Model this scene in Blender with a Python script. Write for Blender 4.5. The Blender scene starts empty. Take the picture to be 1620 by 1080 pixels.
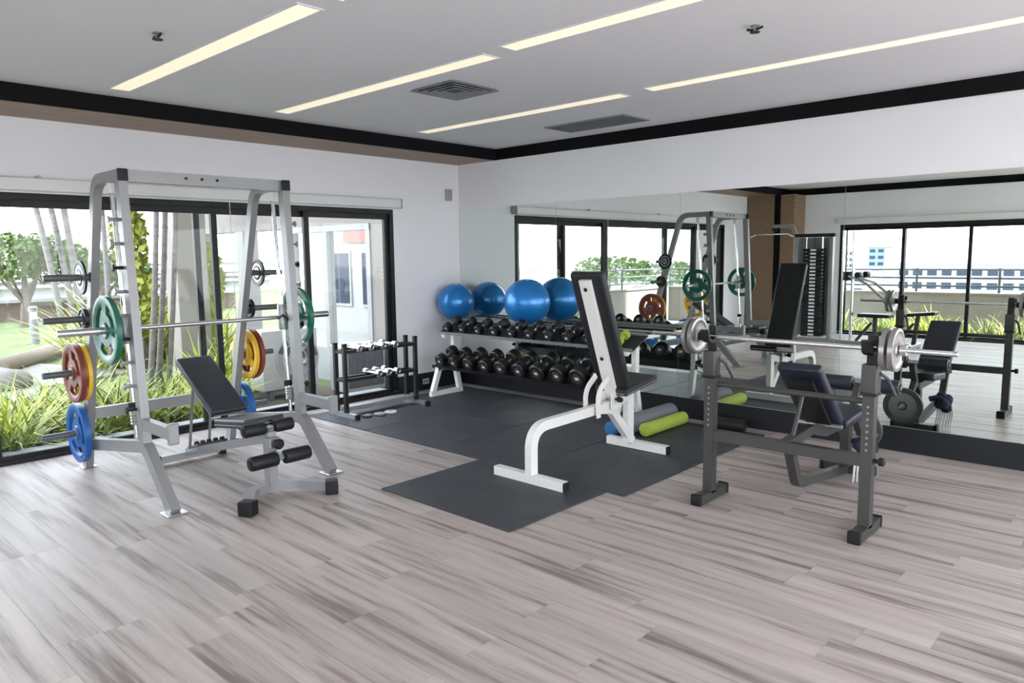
import bpy, bmesh, math, random
from mathutils import Vector, Matrix

scene = bpy.context.scene
COL = scene.collection
R = math.radians

# ------------------------------------------------------------------ camera
CAM_POS = Vector((6.7709, -6.3264, 1.6))
CAM_R = Vector((0.73239977, 0.68076479, -0.01224286))
CAM_U = Vector((-0.07045201, 0.09365573, 0.99310882))
CAM_F = Vector((-0.67722012, 0.72649013, -0.11655468))
FPX = 1162.89                                    # focal length in pixels of a 1620 wide frame
cd = bpy.data.cameras.new('camera')
cd.sensor_width = 36.0
cd.lens = FPX / 1620 * 36.0
cd.clip_start = 0.05
cd.clip_end = 600
cam = bpy.data.objects.new('camera', cd)
COL.objects.link(cam)
cam.matrix_world = Matrix(((CAM_R.x, CAM_U.x, -CAM_F.x, CAM_POS.x),
                           (CAM_R.y, CAM_U.y, -CAM_F.y, CAM_POS.y),
                           (CAM_R.z, CAM_U.z, -CAM_F.z, CAM_POS.z), (0, 0, 0, 1)))
scene.camera = cam

# ------------------------------------------------------------------ world: bright hazy daylight
SKY_STRENGTH = 3.2
w = bpy.data.worlds.new('hazy_sky')
scene.world = w
w.use_nodes = True
nt = w.node_tree
nt.nodes.clear()
wo = nt.nodes.new('ShaderNodeOutputWorld')
bg = nt.nodes.new('ShaderNodeBackground')
tc = nt.nodes.new('ShaderNodeTexCoord')
sx = nt.nodes.new('ShaderNodeSeparateXYZ')
rp = nt.nodes.new('ShaderNodeValToRGB')
rp.color_ramp.elements[0].position = 0.0
rp.color_ramp.elements[0].color = (0.94, 0.965, 1.0, 1)
rp.color_ramp.elements[1].position = 0.7
rp.color_ramp.elements[1].color = (0.74, 0.85, 1.0, 1)
nt.links.new(tc.outputs['Generated'], sx.inputs[0])
nt.links.new(sx.outputs['Z'], rp.inputs[0])
nt.links.new(rp.outputs[0], bg.inputs[0])
bg.inputs[1].default_value = SKY_STRENGTH
nt.links.new(bg.outputs[0], wo.inputs[0])

# ------------------------------------------------------------------ sun, from the right and behind the mirror wall's side
sl = bpy.data.lights.new('sun', 'SUN')
sl.energy = 11.0
sl.angle = R(2.5)
sl.color = (1.0, 0.975, 0.96)
sun = bpy.data.objects.new('sun', sl)
COL.objects.link(sun)
sun.location = (20, -4, 25)
sun.rotation_euler = Vector((-0.62, 0.06, -0.78)).to_track_quat('-Z', 'Y').to_euler()

# ------------------------------------------------------------------ view settings
vs = scene.view_settings
vs.view_transform = 'Standard'
vs.look = 'None'
vs.gamma = 1.0
vs.use_curve_mapping = False
vs.exposure = 1.32

# ================================================================== materials
MATS = {}
def mat(name, col, rough=0.5, metal=0.0, spec=0.5, var=0.0, vscale=4.0, bump=0.0, bscale=60.0, objvar=0.0, coat=0.0, stretch=(1, 1, 1)):
    m = bpy.data.materials.new(name)
    m.use_nodes = True
    n = m.node_tree.nodes
    l = m.node_tree.links
    b = n['Principled BSDF']
    b.inputs['Roughness'].default_value = rough
    b.inputs['Metallic'].default_value = metal
    b.inputs['Specular IOR Level'].default_value = spec
    b.inputs['Coat Weight'].default_value = coat
    c = tuple(col) + (1,)
    b.inputs['Base Color'].default_value = c
    if var or bump or objvar:
        t = n.new('ShaderNodeTexCoord')
        mp = n.new('ShaderNodeMapping')
        mp.inputs['Scale'].default_value = stretch
        l.new(t.outputs['Object'], mp.inputs[0])
        last = None
        if var:
            nz = n.new('ShaderNodeTexNoise')
            nz.inputs['Scale'].default_value = vscale
            nz.inputs['Detail'].default_value = 5
            l.new(mp.outputs[0], nz.inputs[0])
            hs = n.new('ShaderNodeHueSaturation')
            hs.inputs['Color'].default_value = c
            mr = n.new('ShaderNodeMapRange')
            mr.inputs[1].default_value = 0.25
            mr.inputs[2].default_value = 0.75
            mr.inputs[3].default_value = 1 - var
            mr.inputs[4].default_value = 1 + var
            l.new(nz.outputs['Fac'], mr.inputs[0])
            l.new(mr.outputs[0], hs.inputs['Value'])
            last = hs
        if objvar:
            oi = n.new('ShaderNodeObjectInfo')
            hs2 = n.new('ShaderNodeHueSaturation')
            mr2 = n.new('ShaderNodeMapRange')
            mr2.inputs[3].default_value = 1 - objvar
            mr2.inputs[4].default_value = 1 + objvar
            l.new(oi.outputs['Random'], mr2.inputs[0])
            l.new(mr2.outputs[0], hs2.inputs['Value'])
            if last:
                l.new(last.outputs[0], hs2.inputs['Color'])
            else:
                hs2.inputs['Color'].default_value = c
            last = hs2
        if last:
            l.new(last.outputs[0], b.inputs['Base Color'])
        if bump:
            nb = n.new('ShaderNodeTexNoise')
            nb.inputs['Scale'].default_value = bscale
            nb.inputs['Detail'].default_value = 4
            l.new(mp.outputs[0], nb.inputs[0])
            bp = n.new('ShaderNodeBump')
            bp.inputs['Strength'].default_value = bump
            bp.inputs['Distance'].default_value = 0.01
            l.new(nb.outputs['Fac'], bp.inputs['Height'])
            l.new(bp.outputs[0], b.inputs['Normal'])
    MATS[name] = m
    return m

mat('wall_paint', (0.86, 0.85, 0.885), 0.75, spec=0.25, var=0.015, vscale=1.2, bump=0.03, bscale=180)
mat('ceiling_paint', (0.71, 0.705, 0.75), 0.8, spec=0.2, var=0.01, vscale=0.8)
mat('black_trim', (0.006, 0.006, 0.007), 0.7, spec=0.12)
mat('black_board', (0.012, 0.013, 0.017), 0.45, spec=0.35)
mat('frame_black', (0.011, 0.011, 0.013), 0.45, spec=0.3)
mat('silver_coat', (0.28, 0.28, 0.29), 0.38, metal=0.25, spec=0.5, var=0.03, vscale=8)
mat('white_coat', (0.80, 0.79, 0.77), 0.38, spec=0.5)
mat('chrome', (0.80, 0.81, 0.83), 0.14, metal=1.0)
mat('steel', (0.55, 0.55, 0.56), 0.3, metal=0.9)
mat('dull_steel', (0.36, 0.37, 0.38), 0.4, metal=0.7)
mat('peg_grey', (0.13, 0.135, 0.14), 0.45, metal=0.4)
mat('dark_metal', (0.056, 0.054, 0.053), 0.42, metal=0.25, var=0.08, vscale=10)
mat('black_metal', (0.013, 0.013, 0.015), 0.45, spec=0.35)
mat('black_vinyl', (0.016, 0.017, 0.020), 0.44, spec=0.38, bump=0.1, bscale=220)
mat('navy_vinyl', (0.013, 0.016, 0.031), 0.4, spec=0.5, bump=0.1, bscale=220)
mat('grey_vinyl', (0.028, 0.032, 0.040), 0.42, spec=0.42, bump=0.1, bscale=220)
mat('piping', (0.25, 0.25, 0.26), 0.5)
mat('black_plastic', (0.010, 0.010, 0.011), 0.5, spec=0.3)
mat('black_foam', (0.010, 0.010, 0.012), 0.5, spec=0.35, bump=0.08, bscale=250)
mat('black_rubber_head', (0.010, 0.010, 0.011), 0.42, spec=0.45, bump=0.06, bscale=120)
mat('head_disc', (0.10, 0.095, 0.085), 0.35, metal=0.5)
mat('plate_green', (0.008, 0.13, 0.085), 0.32, spec=0.5, var=0.06, vscale=9)
mat('plate_red', (0.21, 0.036, 0.022), 0.4, spec=0.5, var=0.08, vscale=9)
mat('plate_yellow', (0.78, 0.46, 0.025), 0.38, spec=0.5, var=0.05, vscale=9)
mat('plate_blue', (0.015, 0.115, 0.40), 0.35, spec=0.5, var=0.06, vscale=9)
mat('plate_black', (0.014, 0.014, 0.016), 0.4)
mat('plate_silver', (0.34, 0.325, 0.33), 0.33, metal=0.75)
mat('plate_charcoal', (0.06, 0.065, 0.065), 0.45)
mat('ball_blue', (0.012, 0.21, 0.60), 0.30, metal=0.35, spec=0.7, coat=0.25)
mat('roll_lime', (0.36, 0.45, 0.06), 0.7, bump=0.15, bscale=120)
mat('roll_grey', (0.17, 0.18, 0.20), 0.75, bump=0.15, bscale=120)
mat('roll_blue', (0.02, 0.15, 0.38), 0.6)
mat('navy_cloth', (0.018, 0.018, 0.045), 0.85, bump=0.25, bscale=80)
mat('white_cloth', (0.75, 0.75, 0.76), 0.8)
mat('grey_plastic', (0.42, 0.42, 0.44), 0.5)
mat('vent_grey', (0.22, 0.23, 0.25), 0.5)
mat('vent_dark', (0.05, 0.05, 0.055), 0.6)
mat('blind_white', (0.78, 0.78, 0.78), 0.5)
mat('aluminium', (0.55, 0.55, 0.54), 0.4, metal=0.8)
mat('slab', (0.16, 0.14, 0.13), 0.8)
mat('ac_white', (0.55, 0.56, 0.56), 0.5)
mat('ac_grille', (0.12, 0.12, 0.13), 0.5)
mat('leaf_yellow', (0.36, 0.39, 0.035), 0.5, objvar=0.35, var=0.25, vscale=6)
mat('leaf_green', (0.16, 0.23, 0.035), 0.5, objvar=0.35, var=0.3, vscale=6)
mat('leaf_tree', (0.10, 0.15, 0.035), 0.55, var=0.45, vscale=2.5)
mat('leaf_tree_far', (0.12, 0.17, 0.06), 0.6, var=0.35, vscale=1.0)
mat('bark', (0.17, 0.14, 0.12), 0.85, var=0.2, vscale=20, bump=0.4, bscale=30)
mat('palm_bark', (0.20, 0.185, 0.18), 0.8, var=0.3, vscale=3, bump=0.3, bscale=20, stretch=(1, 1, 6))
mat('lawn', (0.12, 0.155, 0.045), 0.9, var=0.25, vscale=3)
mat('concrete', (0.30, 0.285, 0.265), 0.85, var=0.08, vscale=5)
mat('soil', (0.10, 0.08, 0.06), 0.95, var=0.2, vscale=8)
mat('brown_wall', (0.16, 0.12, 0.10), 0.85, var=0.12, vscale=3)
mat('beige_wall', (0.26, 0.235, 0.215), 0.85, var=0.04, vscale=1)
mat('parapet', (0.20, 0.18, 0.155), 0.85, var=0.06, vscale=2)
mat('ext_white', (0.36, 0.36, 0.357), 0.8, var=0.03, vscale=1)
mat('ext_red', (0.30, 0.10, 0.08), 0.7)
mat('log', (0.21, 0.17, 0.12), 0.8, var=0.2, vscale=6, stretch=(1, 8, 8))
mat('rock', (0.22, 0.20, 0.18), 0.9, var=0.2, vscale=4, bump=0.5, bscale=6)
mat('bollard', (0.20, 0.21, 0.23), 0.5)
mat('rail_metal', (0.07, 0.075, 0.08), 0.5)
mat('far_white', (0.36, 0.37, 0.38), 0.9)
mat('far_blue', (0.17, 0.23, 0.29), 0.9)
mat('far_window', (0.045, 0.055, 0.08), 0.9, spec=0.1)
mat('far_ground', (0.25, 0.28, 0.28), 0.95, var=0.3, vscale=0.05)  # distance haze is put into the ground colour
mat('far_roof', (0.40, 0.41, 0.42), 0.9)

def special_mats():
    # mirror: silvered glass with a slight green cast
    m = bpy.data.materials.new('mirror_silver'); m.use_nodes = True
    b = m.node_tree.nodes['Principled BSDF']
    b.inputs['Base Color'].default_value = (0.75, 0.80, 0.765, 1)
    b.inputs['Metallic'].default_value = 1.0
    b.inputs['Roughness'].default_value = 0.0
    MATS['mirror_silver'] = m
    # window glass
    m = bpy.data.materials.new('window_glass'); m.use_nodes = True
    n = m.node_tree.nodes; l = m.node_tree.links
    n.clear()
    o = n.new('ShaderNodeOutputMaterial')
    tr = n.new('ShaderNodeBsdfTransparent'); tr.inputs[0].default_value = (0.985, 0.992, 0.99, 1)
    gl = n.new('ShaderNodeBsdfGlossy'); gl.inputs['Roughness'].default_value = 0.0
    lw = n.new('ShaderNodeLayerWeight'); lw.inputs['Blend'].default_value = 0.5
    pw = n.new('ShaderNodeMath'); pw.operation = 'POWER'; pw.inputs[1].default_value = 5.0
    fr = n.new('ShaderNodeMath'); fr.operation = 'MULTIPLY_ADD'; fr.inputs[1].default_value = 0.40; fr.inputs[2].default_value = 0.014
    l.new(lw.outputs['Facing'], pw.inputs[0]); l.new(pw.outputs[0], fr.inputs[0])
    mx = n.new('ShaderNodeMixShader')
    l.new(fr.outputs[0], mx.inputs[0]); l.new(tr.outputs[0], mx.inputs[1]); l.new(gl.outputs[0], mx.inputs[2])
    l.new(mx.outputs[0], o.inputs[0])
    MATS['window_glass'] = m
    # lamp diffuser
    m = bpy.data.materials.new('lamp_diffuser'); m.use_nodes = True
    b = m.node_tree.nodes['Principled BSDF']
    b.inputs['Base Color'].default_value = (0.80, 0.75, 0.60, 1)
    b.inputs['Emission Color'].default_value = (1.0, 0.90, 0.68, 1)
    b.inputs['Emission Strength'].default_value = 0.27
    MATS['lamp_diffuser'] = m
    # timber cladding
    m = bpy.data.materials.new('brown_wood'); m.use_nodes = True
    n = m.node_tree.nodes; l = m.node_tree.links; b = n['Principled BSDF']
    t = n.new('ShaderNodeTexCoord'); mp = n.new('ShaderNodeMapping'); mp.inputs['Scale'].default_value = (14, 1.2, 14)
    nz = n.new('ShaderNodeTexNoise'); nz.inputs['Scale'].default_value = 2.5; nz.inputs['Detail'].default_value = 6
    cr = n.new('ShaderNodeValToRGB')
    cr.color_ramp.elements[0].color = (0.19, 0.115, 0.068, 1); cr.color_ramp.elements[0].position = 0.3
    cr.color_ramp.elements[1].color = (0.31, 0.195, 0.118, 1); cr.color_ramp.elements[1].position = 0.72
    l.new(t.outputs['Object'], mp.inputs[0]); l.new(mp.outputs[0], nz.inputs[0]); l.new(nz.outputs['Fac'], cr.inputs[0])
    l.new(cr.outputs[0], b.inputs['Base Color']); b.inputs['Roughness'].default_value = 0.45
    MATS['brown_wood'] = m
    # rubber mat with faint scuffs and flecks
    m = bpy.data.materials.new('rubber'); m.use_nodes = True
    n = m.node_tree.nodes; l = m.node_tree.links; b = n['Principled BSDF']
    t = n.new('ShaderNodeTexCoord')
    nz = n.new('ShaderNodeTexNoise'); nz.inputs['Scale'].default_value = 3.0; nz.inputs['Detail'].default_value = 8
    nf = n.new('ShaderNodeTexNoise'); nf.inputs['Scale'].default_value = 140.0
    mxc = n.new('ShaderNodeMix'); mxc.data_type = 'FLOAT'; mxc.inputs[0].default_value = 0.35
    cr = n.new('ShaderNodeValToRGB')
    cr.color_ramp.elements[0].color = (0.022, 0.024, 0.030, 1); cr.color_ramp.elements[0].position = 0.35
    cr.color_ramp.elements[1].color = (0.050, 0.053, 0.064, 1); cr.color_ramp.elements[1].position = 0.68
    l.new(t.outputs['Object'], nz.inputs[0]); l.new(t.outputs['Object'], nf.inputs[0])
    l.new(nz.outputs['Fac'], mxc.inputs[2]); l.new(nf.outputs['Fac'], mxc.inputs[3])
    l.new(mxc.outputs[0], cr.inputs[0]); l.new(cr.outputs[0], b.inputs['Base Color'])
    b.inputs['Roughness'].default_value = 0.55
    bp = n.new('ShaderNodeBump'); bp.inputs['Strength'].default_value = 0.25; bp.inputs['Distance'].default_value = 0.003
    l.new(nf.outputs['Fac'], bp.inputs['Height']); l.new(bp.outputs[0], b.inputs['Normal'])
    MATS['rubber'] = m
    # vinyl planks: each plank its own tone, streaks along its length
    m = bpy.data.materials.new('vinyl_plank'); m.use_nodes = True
    n = m.node_tree.nodes; l = m.node_tree.links; b = n['Principled BSDF']
    t = n.new('ShaderNodeTexCoord'); oi = n.new('ShaderNodeObjectInfo'); ge = n.new('ShaderNodeNewGeometry')
    ad = n.new('ShaderNodeMath'); ad.operation = 'ADD'
    fc = n.new('ShaderNodeMath'); fc.operation = 'FRACT'
    l.new(oi.outputs['Random'], ad.inputs[0]); l.new(ge.outputs['Random Per Island'], ad.inputs[1]); l.new(ad.outputs[0], fc.inputs[0])
    cb = n.new('ShaderNodeCombineXYZ')
    ml = n.new('ShaderNodeMath'); ml.operation = 'MULTIPLY'; ml.inputs[1].default_value = 37.0
    l.new(fc.outputs[0], ml.inputs[0]); l.new(ml.outputs[0], cb.inputs[0]); l.new(ml.outputs[0], cb.inputs[1]); l.new(ml.outputs[0], cb.inputs[2])
    va = n.new('ShaderNodeVectorMath'); va.operation = 'ADD'
    mp = n.new('ShaderNodeMapping'); mp.inputs['Scale'].default_value = (0.55, 9.0, 1.0)
    l.new(t.outputs['Object'], mp.inputs[0]); l.new(mp.outputs[0], va.inputs[0]); l.new(cb.outputs[0], va.inputs[1])
    n1 = n.new('ShaderNodeTexNoise'); n1.inputs['Scale'].default_value = 1.6; n1.inputs['Detail'].default_value = 4; n1.inputs['Roughness'].default_value = 0.55
    l.new(va.outputs[0], n1.inputs[0])
    mp2 = n.new('ShaderNodeMapping'); mp2.inputs['Scale'].default_value = (6.0, 90.0, 1.0)
    l.new(t.outputs['Object'], mp2.inputs[0])
    n2 = n.new('ShaderNodeTexNoise'); n2.inputs['Scale'].default_value = 1.0; n2.inputs['Detail'].default_value = 3
    l.new(mp2.outputs[0], n2.inputs[0])
    cr = n.new('ShaderNodeValToRGB')
    e = cr.color_ramp.elements
    e[0].position = 0.34; e[0].color = (0.220, 0.177, 0.163, 1)
    e[1].position = 0.62; e[1].color = (0.505, 0.445, 0.418, 1)
    e2 = e.new(0.46); e2.color = (0.420, 0.363, 0.338, 1)
    l.new(n1.outputs['Fac'], cr.inputs[0])
    hs = n.new('ShaderNodeHueSaturation')
    mr = n.new('ShaderNodeMapRange'); mr.inputs[3].default_value = 0.86; mr.inputs[4].default_value = 1.09
    l.new(fc.outputs[0], mr.inputs[0]); l.new(mr.outputs[0], hs.inputs['Value'])
    l.new(cr.outputs[0], hs.inputs['Color'])
    mc = n.new('ShaderNodeMix'); mc.data_type = 'RGBA'; mc.blend_type = 'MULTIPLY'; mc.inputs[0].default_value = 0.14
    l.new(hs.outputs[0], mc.inputs[6]); l.new(n2.outputs['Fac'], mc.inputs[7])
    l.new(mc.outputs[2], b.inputs['Base Color'])
    b.inputs['Roughness'].default_value = 0.40
    b.inputs['Specular IOR Level'].default_value = 0.17
    MATS['vinyl_plank'] = m
special_mats()

# ================================================================== mesh helpers
class MB:
    """collects geometry (world coordinates) for ONE mesh"""
    def __init__(s):
        s.v = []; s.f = []
    def add(s, vs_, fs_):
        o = len(s.v)
        s.v += [tuple(v) for v in vs_]
        s.f += [tuple(i + o for i in f) for f in fs_]
        return s
    def box(s, a, b):
        x0, y0, z0 = (min(a[i], b[i]) for i in range(3)); x1, y1, z1 = (max(a[i], b[i]) for i in range(3))
        return s.add([(x0,y0,z0),(x1,y0,z0),(x1,y1,z0),(x0,y1,z0),(x0,y0,z1),(x1,y0,z1),(x1,y1,z1),(x0,y1,z1)],
                     [(3,2,1,0),(4,5,6,7),(0,1,5,4),(1,2,6,5),(2,3,7,6),(3,0,4,7)])
    def rbox(s, c, size, rot=None, bev=0.02, seg=3):
        bm = bmesh.new()
        bmesh.ops.create_cube(bm, size=1.0)
        for v in bm.verts:
            v.co = Vector((v.co.x*size[0], v.co.y*size[1], v.co.z*size[2]))
        if bev > 0:
            bmesh.ops.bevel(bm, geom=bm.edges[:], offset=bev, segments=seg, profile=0.6, affect='EDGES')
        M = Matrix.Translation(Vector(c)) @ (rot.to_4x4() if rot else Matrix.Identity(4))
        bm.verts.index_update()
        s.add([M @ v.co for v in bm.verts], [[v.index for v in f.verts] for f in bm.faces])
        bm.free()
        return s
    def tube(s, path, r, n=12, caps=True):
        P = [Vector(p) for p in path]
        rad = r if isinstance(r, (list, tuple)) else [r]*len(P)
        rings = []
        t0 = (P[1]-P[0]).normalized()
        up = Vector((0,0,1)) if abs(t0.z) < 0.9 else Vector((1,0,0))
        nrm = (up - t0*up.dot(t0)).normalized()
        for i, p in enumerate(P):
            if i == 0: t = t0
            elif i == len(P)-1: t = (P[i]-P[i-1]).normalized()
            else: t = ((P[i+1]-P[i]).normalized() + (P[i]-P[i-1]).normalized()).normalized()
            nrm = (nrm - t*nrm.dot(t)).normalized()
            bn = t.cross(nrm)
            rings.append([p + (nrm*math.cos(2*math.pi*k/n) + bn*math.sin(2*math.pi*k/n))*rad[i] for k in range(n)])
        vs_ = [v for rg in rings for v in rg]; fs_ = []
        for i in range(len(P)-1):
            for k in range(n):
                a = i*n+k; b = i*n+(k+1) % n
                fs_.append((a, b, b+n, a+n))
        if caps:
            fs_.append(tuple(reversed(range(n)))); fs_.append(tuple((len(P)-1)*n+k for k in range(n)))
        return s.add(vs_, fs_)
    def rtube(s, path, side, w, h):
        """rectangular tube along a planar path; side = normal of the path's plane (w along it, h across)"""
        P = [Vector(p) for p in path]; sd = Vector(side).normalized()
        vs_ = []; fs_ = []
        for i, p in enumerate(P):
            if i == 0: t = (P[1]-P[0]).normalized(); k = 1.0
            elif i == len(P)-1: t = (P[i]-P[i-1]).normalized(); k = 1.0
            else:
                a = (P[i]-P[i-1]).normalized(); b = (P[i+1]-P[i]).normalized()
                t = (a+b).normalized(); k = 1.0/max(0.5, a.dot(t))
            nn = t.cross(sd).normalized()
            for (u, q) in ((1,1),(-1,1),(-1,-1),(1,-1)):
                vs_.append(p + sd*u*w/2 + nn*q*k*h/2)
        for i in range(len(P)-1):
            for k in range(4):
                a = i*4+k; b = i*4+(k+1) % 4
                fs_.append((a, b, b+4, a+4))
        fs_.append((3,2,1,0)); m = (len(P)-1)*4; fs_.append((m, m+1, m+2, m+3))
        return s.add(vs_, fs_)
    def lathe(s, prof, c, axis, n=24, closed=False):
        """prof = [(radius, along axis)]"""
        ax = Vector(axis).normalized()
        up = Vector((0,0,1)) if abs(ax.z) < 0.9 else Vector((1,0,0))
        e1 = ax.cross(up).normalized(); e2 = ax.cross(e1)
        c = Vector(c); vs_ = []; fs_ = []
        for (r, h) in prof:
            for k in range(n):
                a = 2*math.pi*k/n
                vs_.append(c + ax*h + (e1*math.cos(a)+e2*math.sin(a))*r)
        m = len(prof)
        for i in range(m if closed else m-1):
            j = (i+1) % m
            for k in range(n):
                k2 = (k+1) % n
                fs_.append((i*n+k, j*n+k, j*n+k2, i*n+k2))
        if not closed:
            if prof[0][0] > 1e-5: fs_.append(tuple(range(n)))
            if prof[-1][0] > 1e-5: fs_.append(tuple(reversed([(m-1)*n+k for k in range(n)])))
        return s.add(vs_, fs_)
    def sphere(s, c, r, nu=40, nv=24):
        prof = [(max(1e-4, r*math.sin(math.pi*i/nv)), -r*math.cos(math.pi*i/nv)) for i in range(nv+1)]
        return s.lathe(prof, c, (0,0,1), nu)
    def build(s, name, material, parent=None, loc=(0,0,0), smooth=True, ang=35):
        me = bpy.data.meshes.new(name)
        L = Vector(loc)
        me.from_pydata([Vector(v)-L for v in s.v], [], s.f)
        bm = bmesh.new(); bm.from_mesh(me)
        bmesh.ops.recalc_face_normals(bm, faces=bm.faces[:])
        bm.to_mesh(me); bm.free()
        if smooth:
            me.polygons.foreach_set('use_smooth', [True]*len(me.polygons))
            me.set_sharp_from_angle(angle=R(ang))
        me.materials.append(MATS[material])
        o = bpy.data.objects.new(name, me)
        COL.objects.link(o)
        if parent is not None:
            o.parent = parent
        else:
            o.location = L
        return o

def fillet(path, rad, seg=8):
    P = [Vector(p) for p in path]
    out = [P[0]]
    for i in range(1, len(P)-1):
        r = rad[i-1] if isinstance(rad, (list, tuple)) else rad
        a = (P[i-1]-P[i]); b = (P[i+1]-P[i])
        la, lb = a.length, b.length
        a.normalize(); b.normalize()
        ang = a.angle(b)
        d = min(r/math.tan(ang/2), la*0.49, lb*0.49)
        p0 = P[i]+a*d; p1 = P[i]+b*d
        for k in range(seg+1):
            t = k/seg
            out.append(p0*(1-t)**2 + P[i]*2*t*(1-t) + p1*t*t)
    out.append(P[-1])
    return out

def tag(o, label=None, cat=None, group=None, kind=None):
    if label: o['label'] = label
    if cat: o['category'] = cat
    if group: o['group'] = group
    if kind: o['kind'] = kind
    return o

class Thing:
    def __init__(s, name, label=None, cat=None, loc=(0,0,0), group=None, kind=None):
        s.o = bpy.data.objects.new(name, None)
        s.o.empty_display_size = 0.1
        COL.objects.link(s.o)
        s.loc = Vector(loc); s.o.location = s.loc
        tag(s.o, label, cat, group, kind)
    def part(s, name, mb, m, parent=None, **k):
        return mb.build(name, m, parent if parent is not None else s.o, s.loc, **k)

def copy_tree(o, parent=None):
    c = o.copy(); COL.objects.link(c); c.parent = parent
    for ch in list(o.children):
        copy_tree(ch, c)
    return c

def struct(name, mb, m, parent=None, **k):
    o = mb.build(name, m, parent, **k)
    o['kind'] = 'structure'
    return o
def roty(a): return Matrix.Rotation(a, 3, 'Y')
def rotx(a): return Matrix.Rotation(a, 3, 'X')
def rotz(a): return Matrix.Rotation(a, 3, 'Z')

# ================================================================== the room
XR = 9.5; YF = -8.5; ZC = 2.83; ZS = 2.706; SD = 0.66
WT = 2.13

# ---- floor: slab and planks
floor = struct('floor', MB().box((-0.15, 0.1, -0.15), (XR+0.1, YF-0.1, -0.004)), 'slab')
MATS_RECT = [(0.22, -2.39, 4.09, -0.19), (2.73, -3.35, 3.95, -2.38)]
def to_px(p):
    d = Vector(p)-CAM_POS
    z = d.dot(CAM_F)
    if z < 0.2: return None
    return (810+FPX*d.dot(CAM_R)/z, 540-FPX*d.dot(CAM_U)/z, z)
def build_planks():
    rnd = random.Random(5)
    PW, PL, G = 0.184, 1.22, 0.0008
    cand = []; rest = []
    y = 0.0
    while y > YF:
        y1 = max(y-PW, YF)
        x = -rnd.random()*PL
        while x < XR:
            a, b = max(x, 0.0), min(x+PL, XR)
            x += PL
            if b-a < 0.03: continue
            under = any(a > r[0]-0.001 and b < r[2]+0.001 and y1 > r[1] and y < r[3] for r in MATS_RECT)
            if under: continue
            seen = 0
            for (u, v) in ((a, y), (b, y), (a, y1), (b, y1), ((a+b)/2, (y+y1)/2)):
                q = to_px((u, v, 0))
                if q and 0 < q[0] < 1620 and 0 < q[1] < 1080: seen = max(seen, 1.0/q[2])
            cov = any((a+b)/2 > r[0] and (a+b)/2 < r[2] and (y+y1)/2 > r[1] and (y+y1)/2 < r[3] for r in MATS_RECT)
            (cand if seen and not cov else rest).append((seen, a, b, y1, y))
        y = y1
    cand.sort(reverse=True)
    rest += cand[295:]
    cand = cand[:295]
    shared = None
    for (_, a, b, y0, y1) in cand:
        full = abs((b-a)-PL) < 1e-4 and abs((y1-y0)-PW) < 1e-4
        cx, cy = (a+b)/2, (y0+y1)/2
        if full and shared:
            o = bpy.data.objects.new('plank', shared); COL.objects.link(o)
        else:
            hx, hy = (b-a)/2-G/2, (y1-y0)/2-G/2
            bmx = MB(); e = 0.0006
            bmx.add([(-hx,-hy,-0.004),(hx,-hy,-0.004),(hx,hy,-0.004),(-hx,hy,-0.004),
                     (-hx,-hy,-e),(hx,-hy,-e),(hx,hy,-e),(-hx,hy,-e),
                     (-hx+e,-hy+e,0),(hx-e,-hy+e,0),(hx-e,hy-e,0),(-hx+e,hy-e,0)],
                    [(0,1,5,4),(1,2,6,5),(2,3,7,6),(3,0,4,7),(4,5,9,8),(5,6,10,9),(6,7,11,10),(7,4,8,11),(8,9,10,11)])
            o = bmx.build('plank', 'vinyl_plank', smooth=False)
            if full: shared = o.data
        o.parent = floor
        o.location = (cx, cy, 0)
    m = MB()
    for (_, a, b, y0, y1) in rest:
        m.box((a+G/2, y0+G/2, -0.004), (b-G/2, y1-G/2, 0))
    o = m.build('plank_field', 'vinyl_plank', floor, smooth=False)
    o['kind'] = 'stuff'
build_planks()

# ---- ceiling, walls
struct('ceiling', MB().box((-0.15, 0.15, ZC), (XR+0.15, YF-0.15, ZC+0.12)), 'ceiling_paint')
WY0, WY1 = -1.03, -7.02            # window opening in the left wall
wl = MB()
wl.box((-0.16, 0.15, 0), (0, WY0, ZC)); wl.box((-0.16, WY0, WT), (0, WY1, ZC)); wl.box((-0.16, WY1, 0), (0, YF-0.15, ZC))
struct('wall_left', wl, 'wall_paint')
struct('wall_back', MB().box((0, 0, 0), (XR, 0.15, ZC)), 'wall_paint')
FX0, FX1, FT = 1.66, 9.2, 2.10    # window opening in the front wall, behind the camera
wf = MB()
wf.box((0, YF, 0), (FX0, YF-0.15, ZC)); wf.box((FX0, YF, FT), (FX1, YF-0.15, ZC)); wf.box((FX1, YF, 0), (XR, YF-0.15, ZC))
struct('wall_front', wf, 'wall_paint')
RY0, RY1, RT = -0.4, -8.1, 2.6              # unseen window opening in the right wall, enlarged to brighten the room
wr = MB()
wr.box((XR, 0.15, 0), (XR+0.15, RY0, ZC)); wr.box((XR, RY0, RT), (XR+0.15, RY1, ZC)); wr.box((XR, RY1, 0), (XR+0.15, YF-0.15, ZC))
struct('wall_right', wr, 'wall_paint')
struct('ceiling_shade_block', MB().box((-0.16, 14.0, ZC+0.121), (XR+0.15, YF-0.15, 38.0)), 'beige_wall', smooth=False)  # unseen block added above the ceiling to shade the garden
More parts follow.
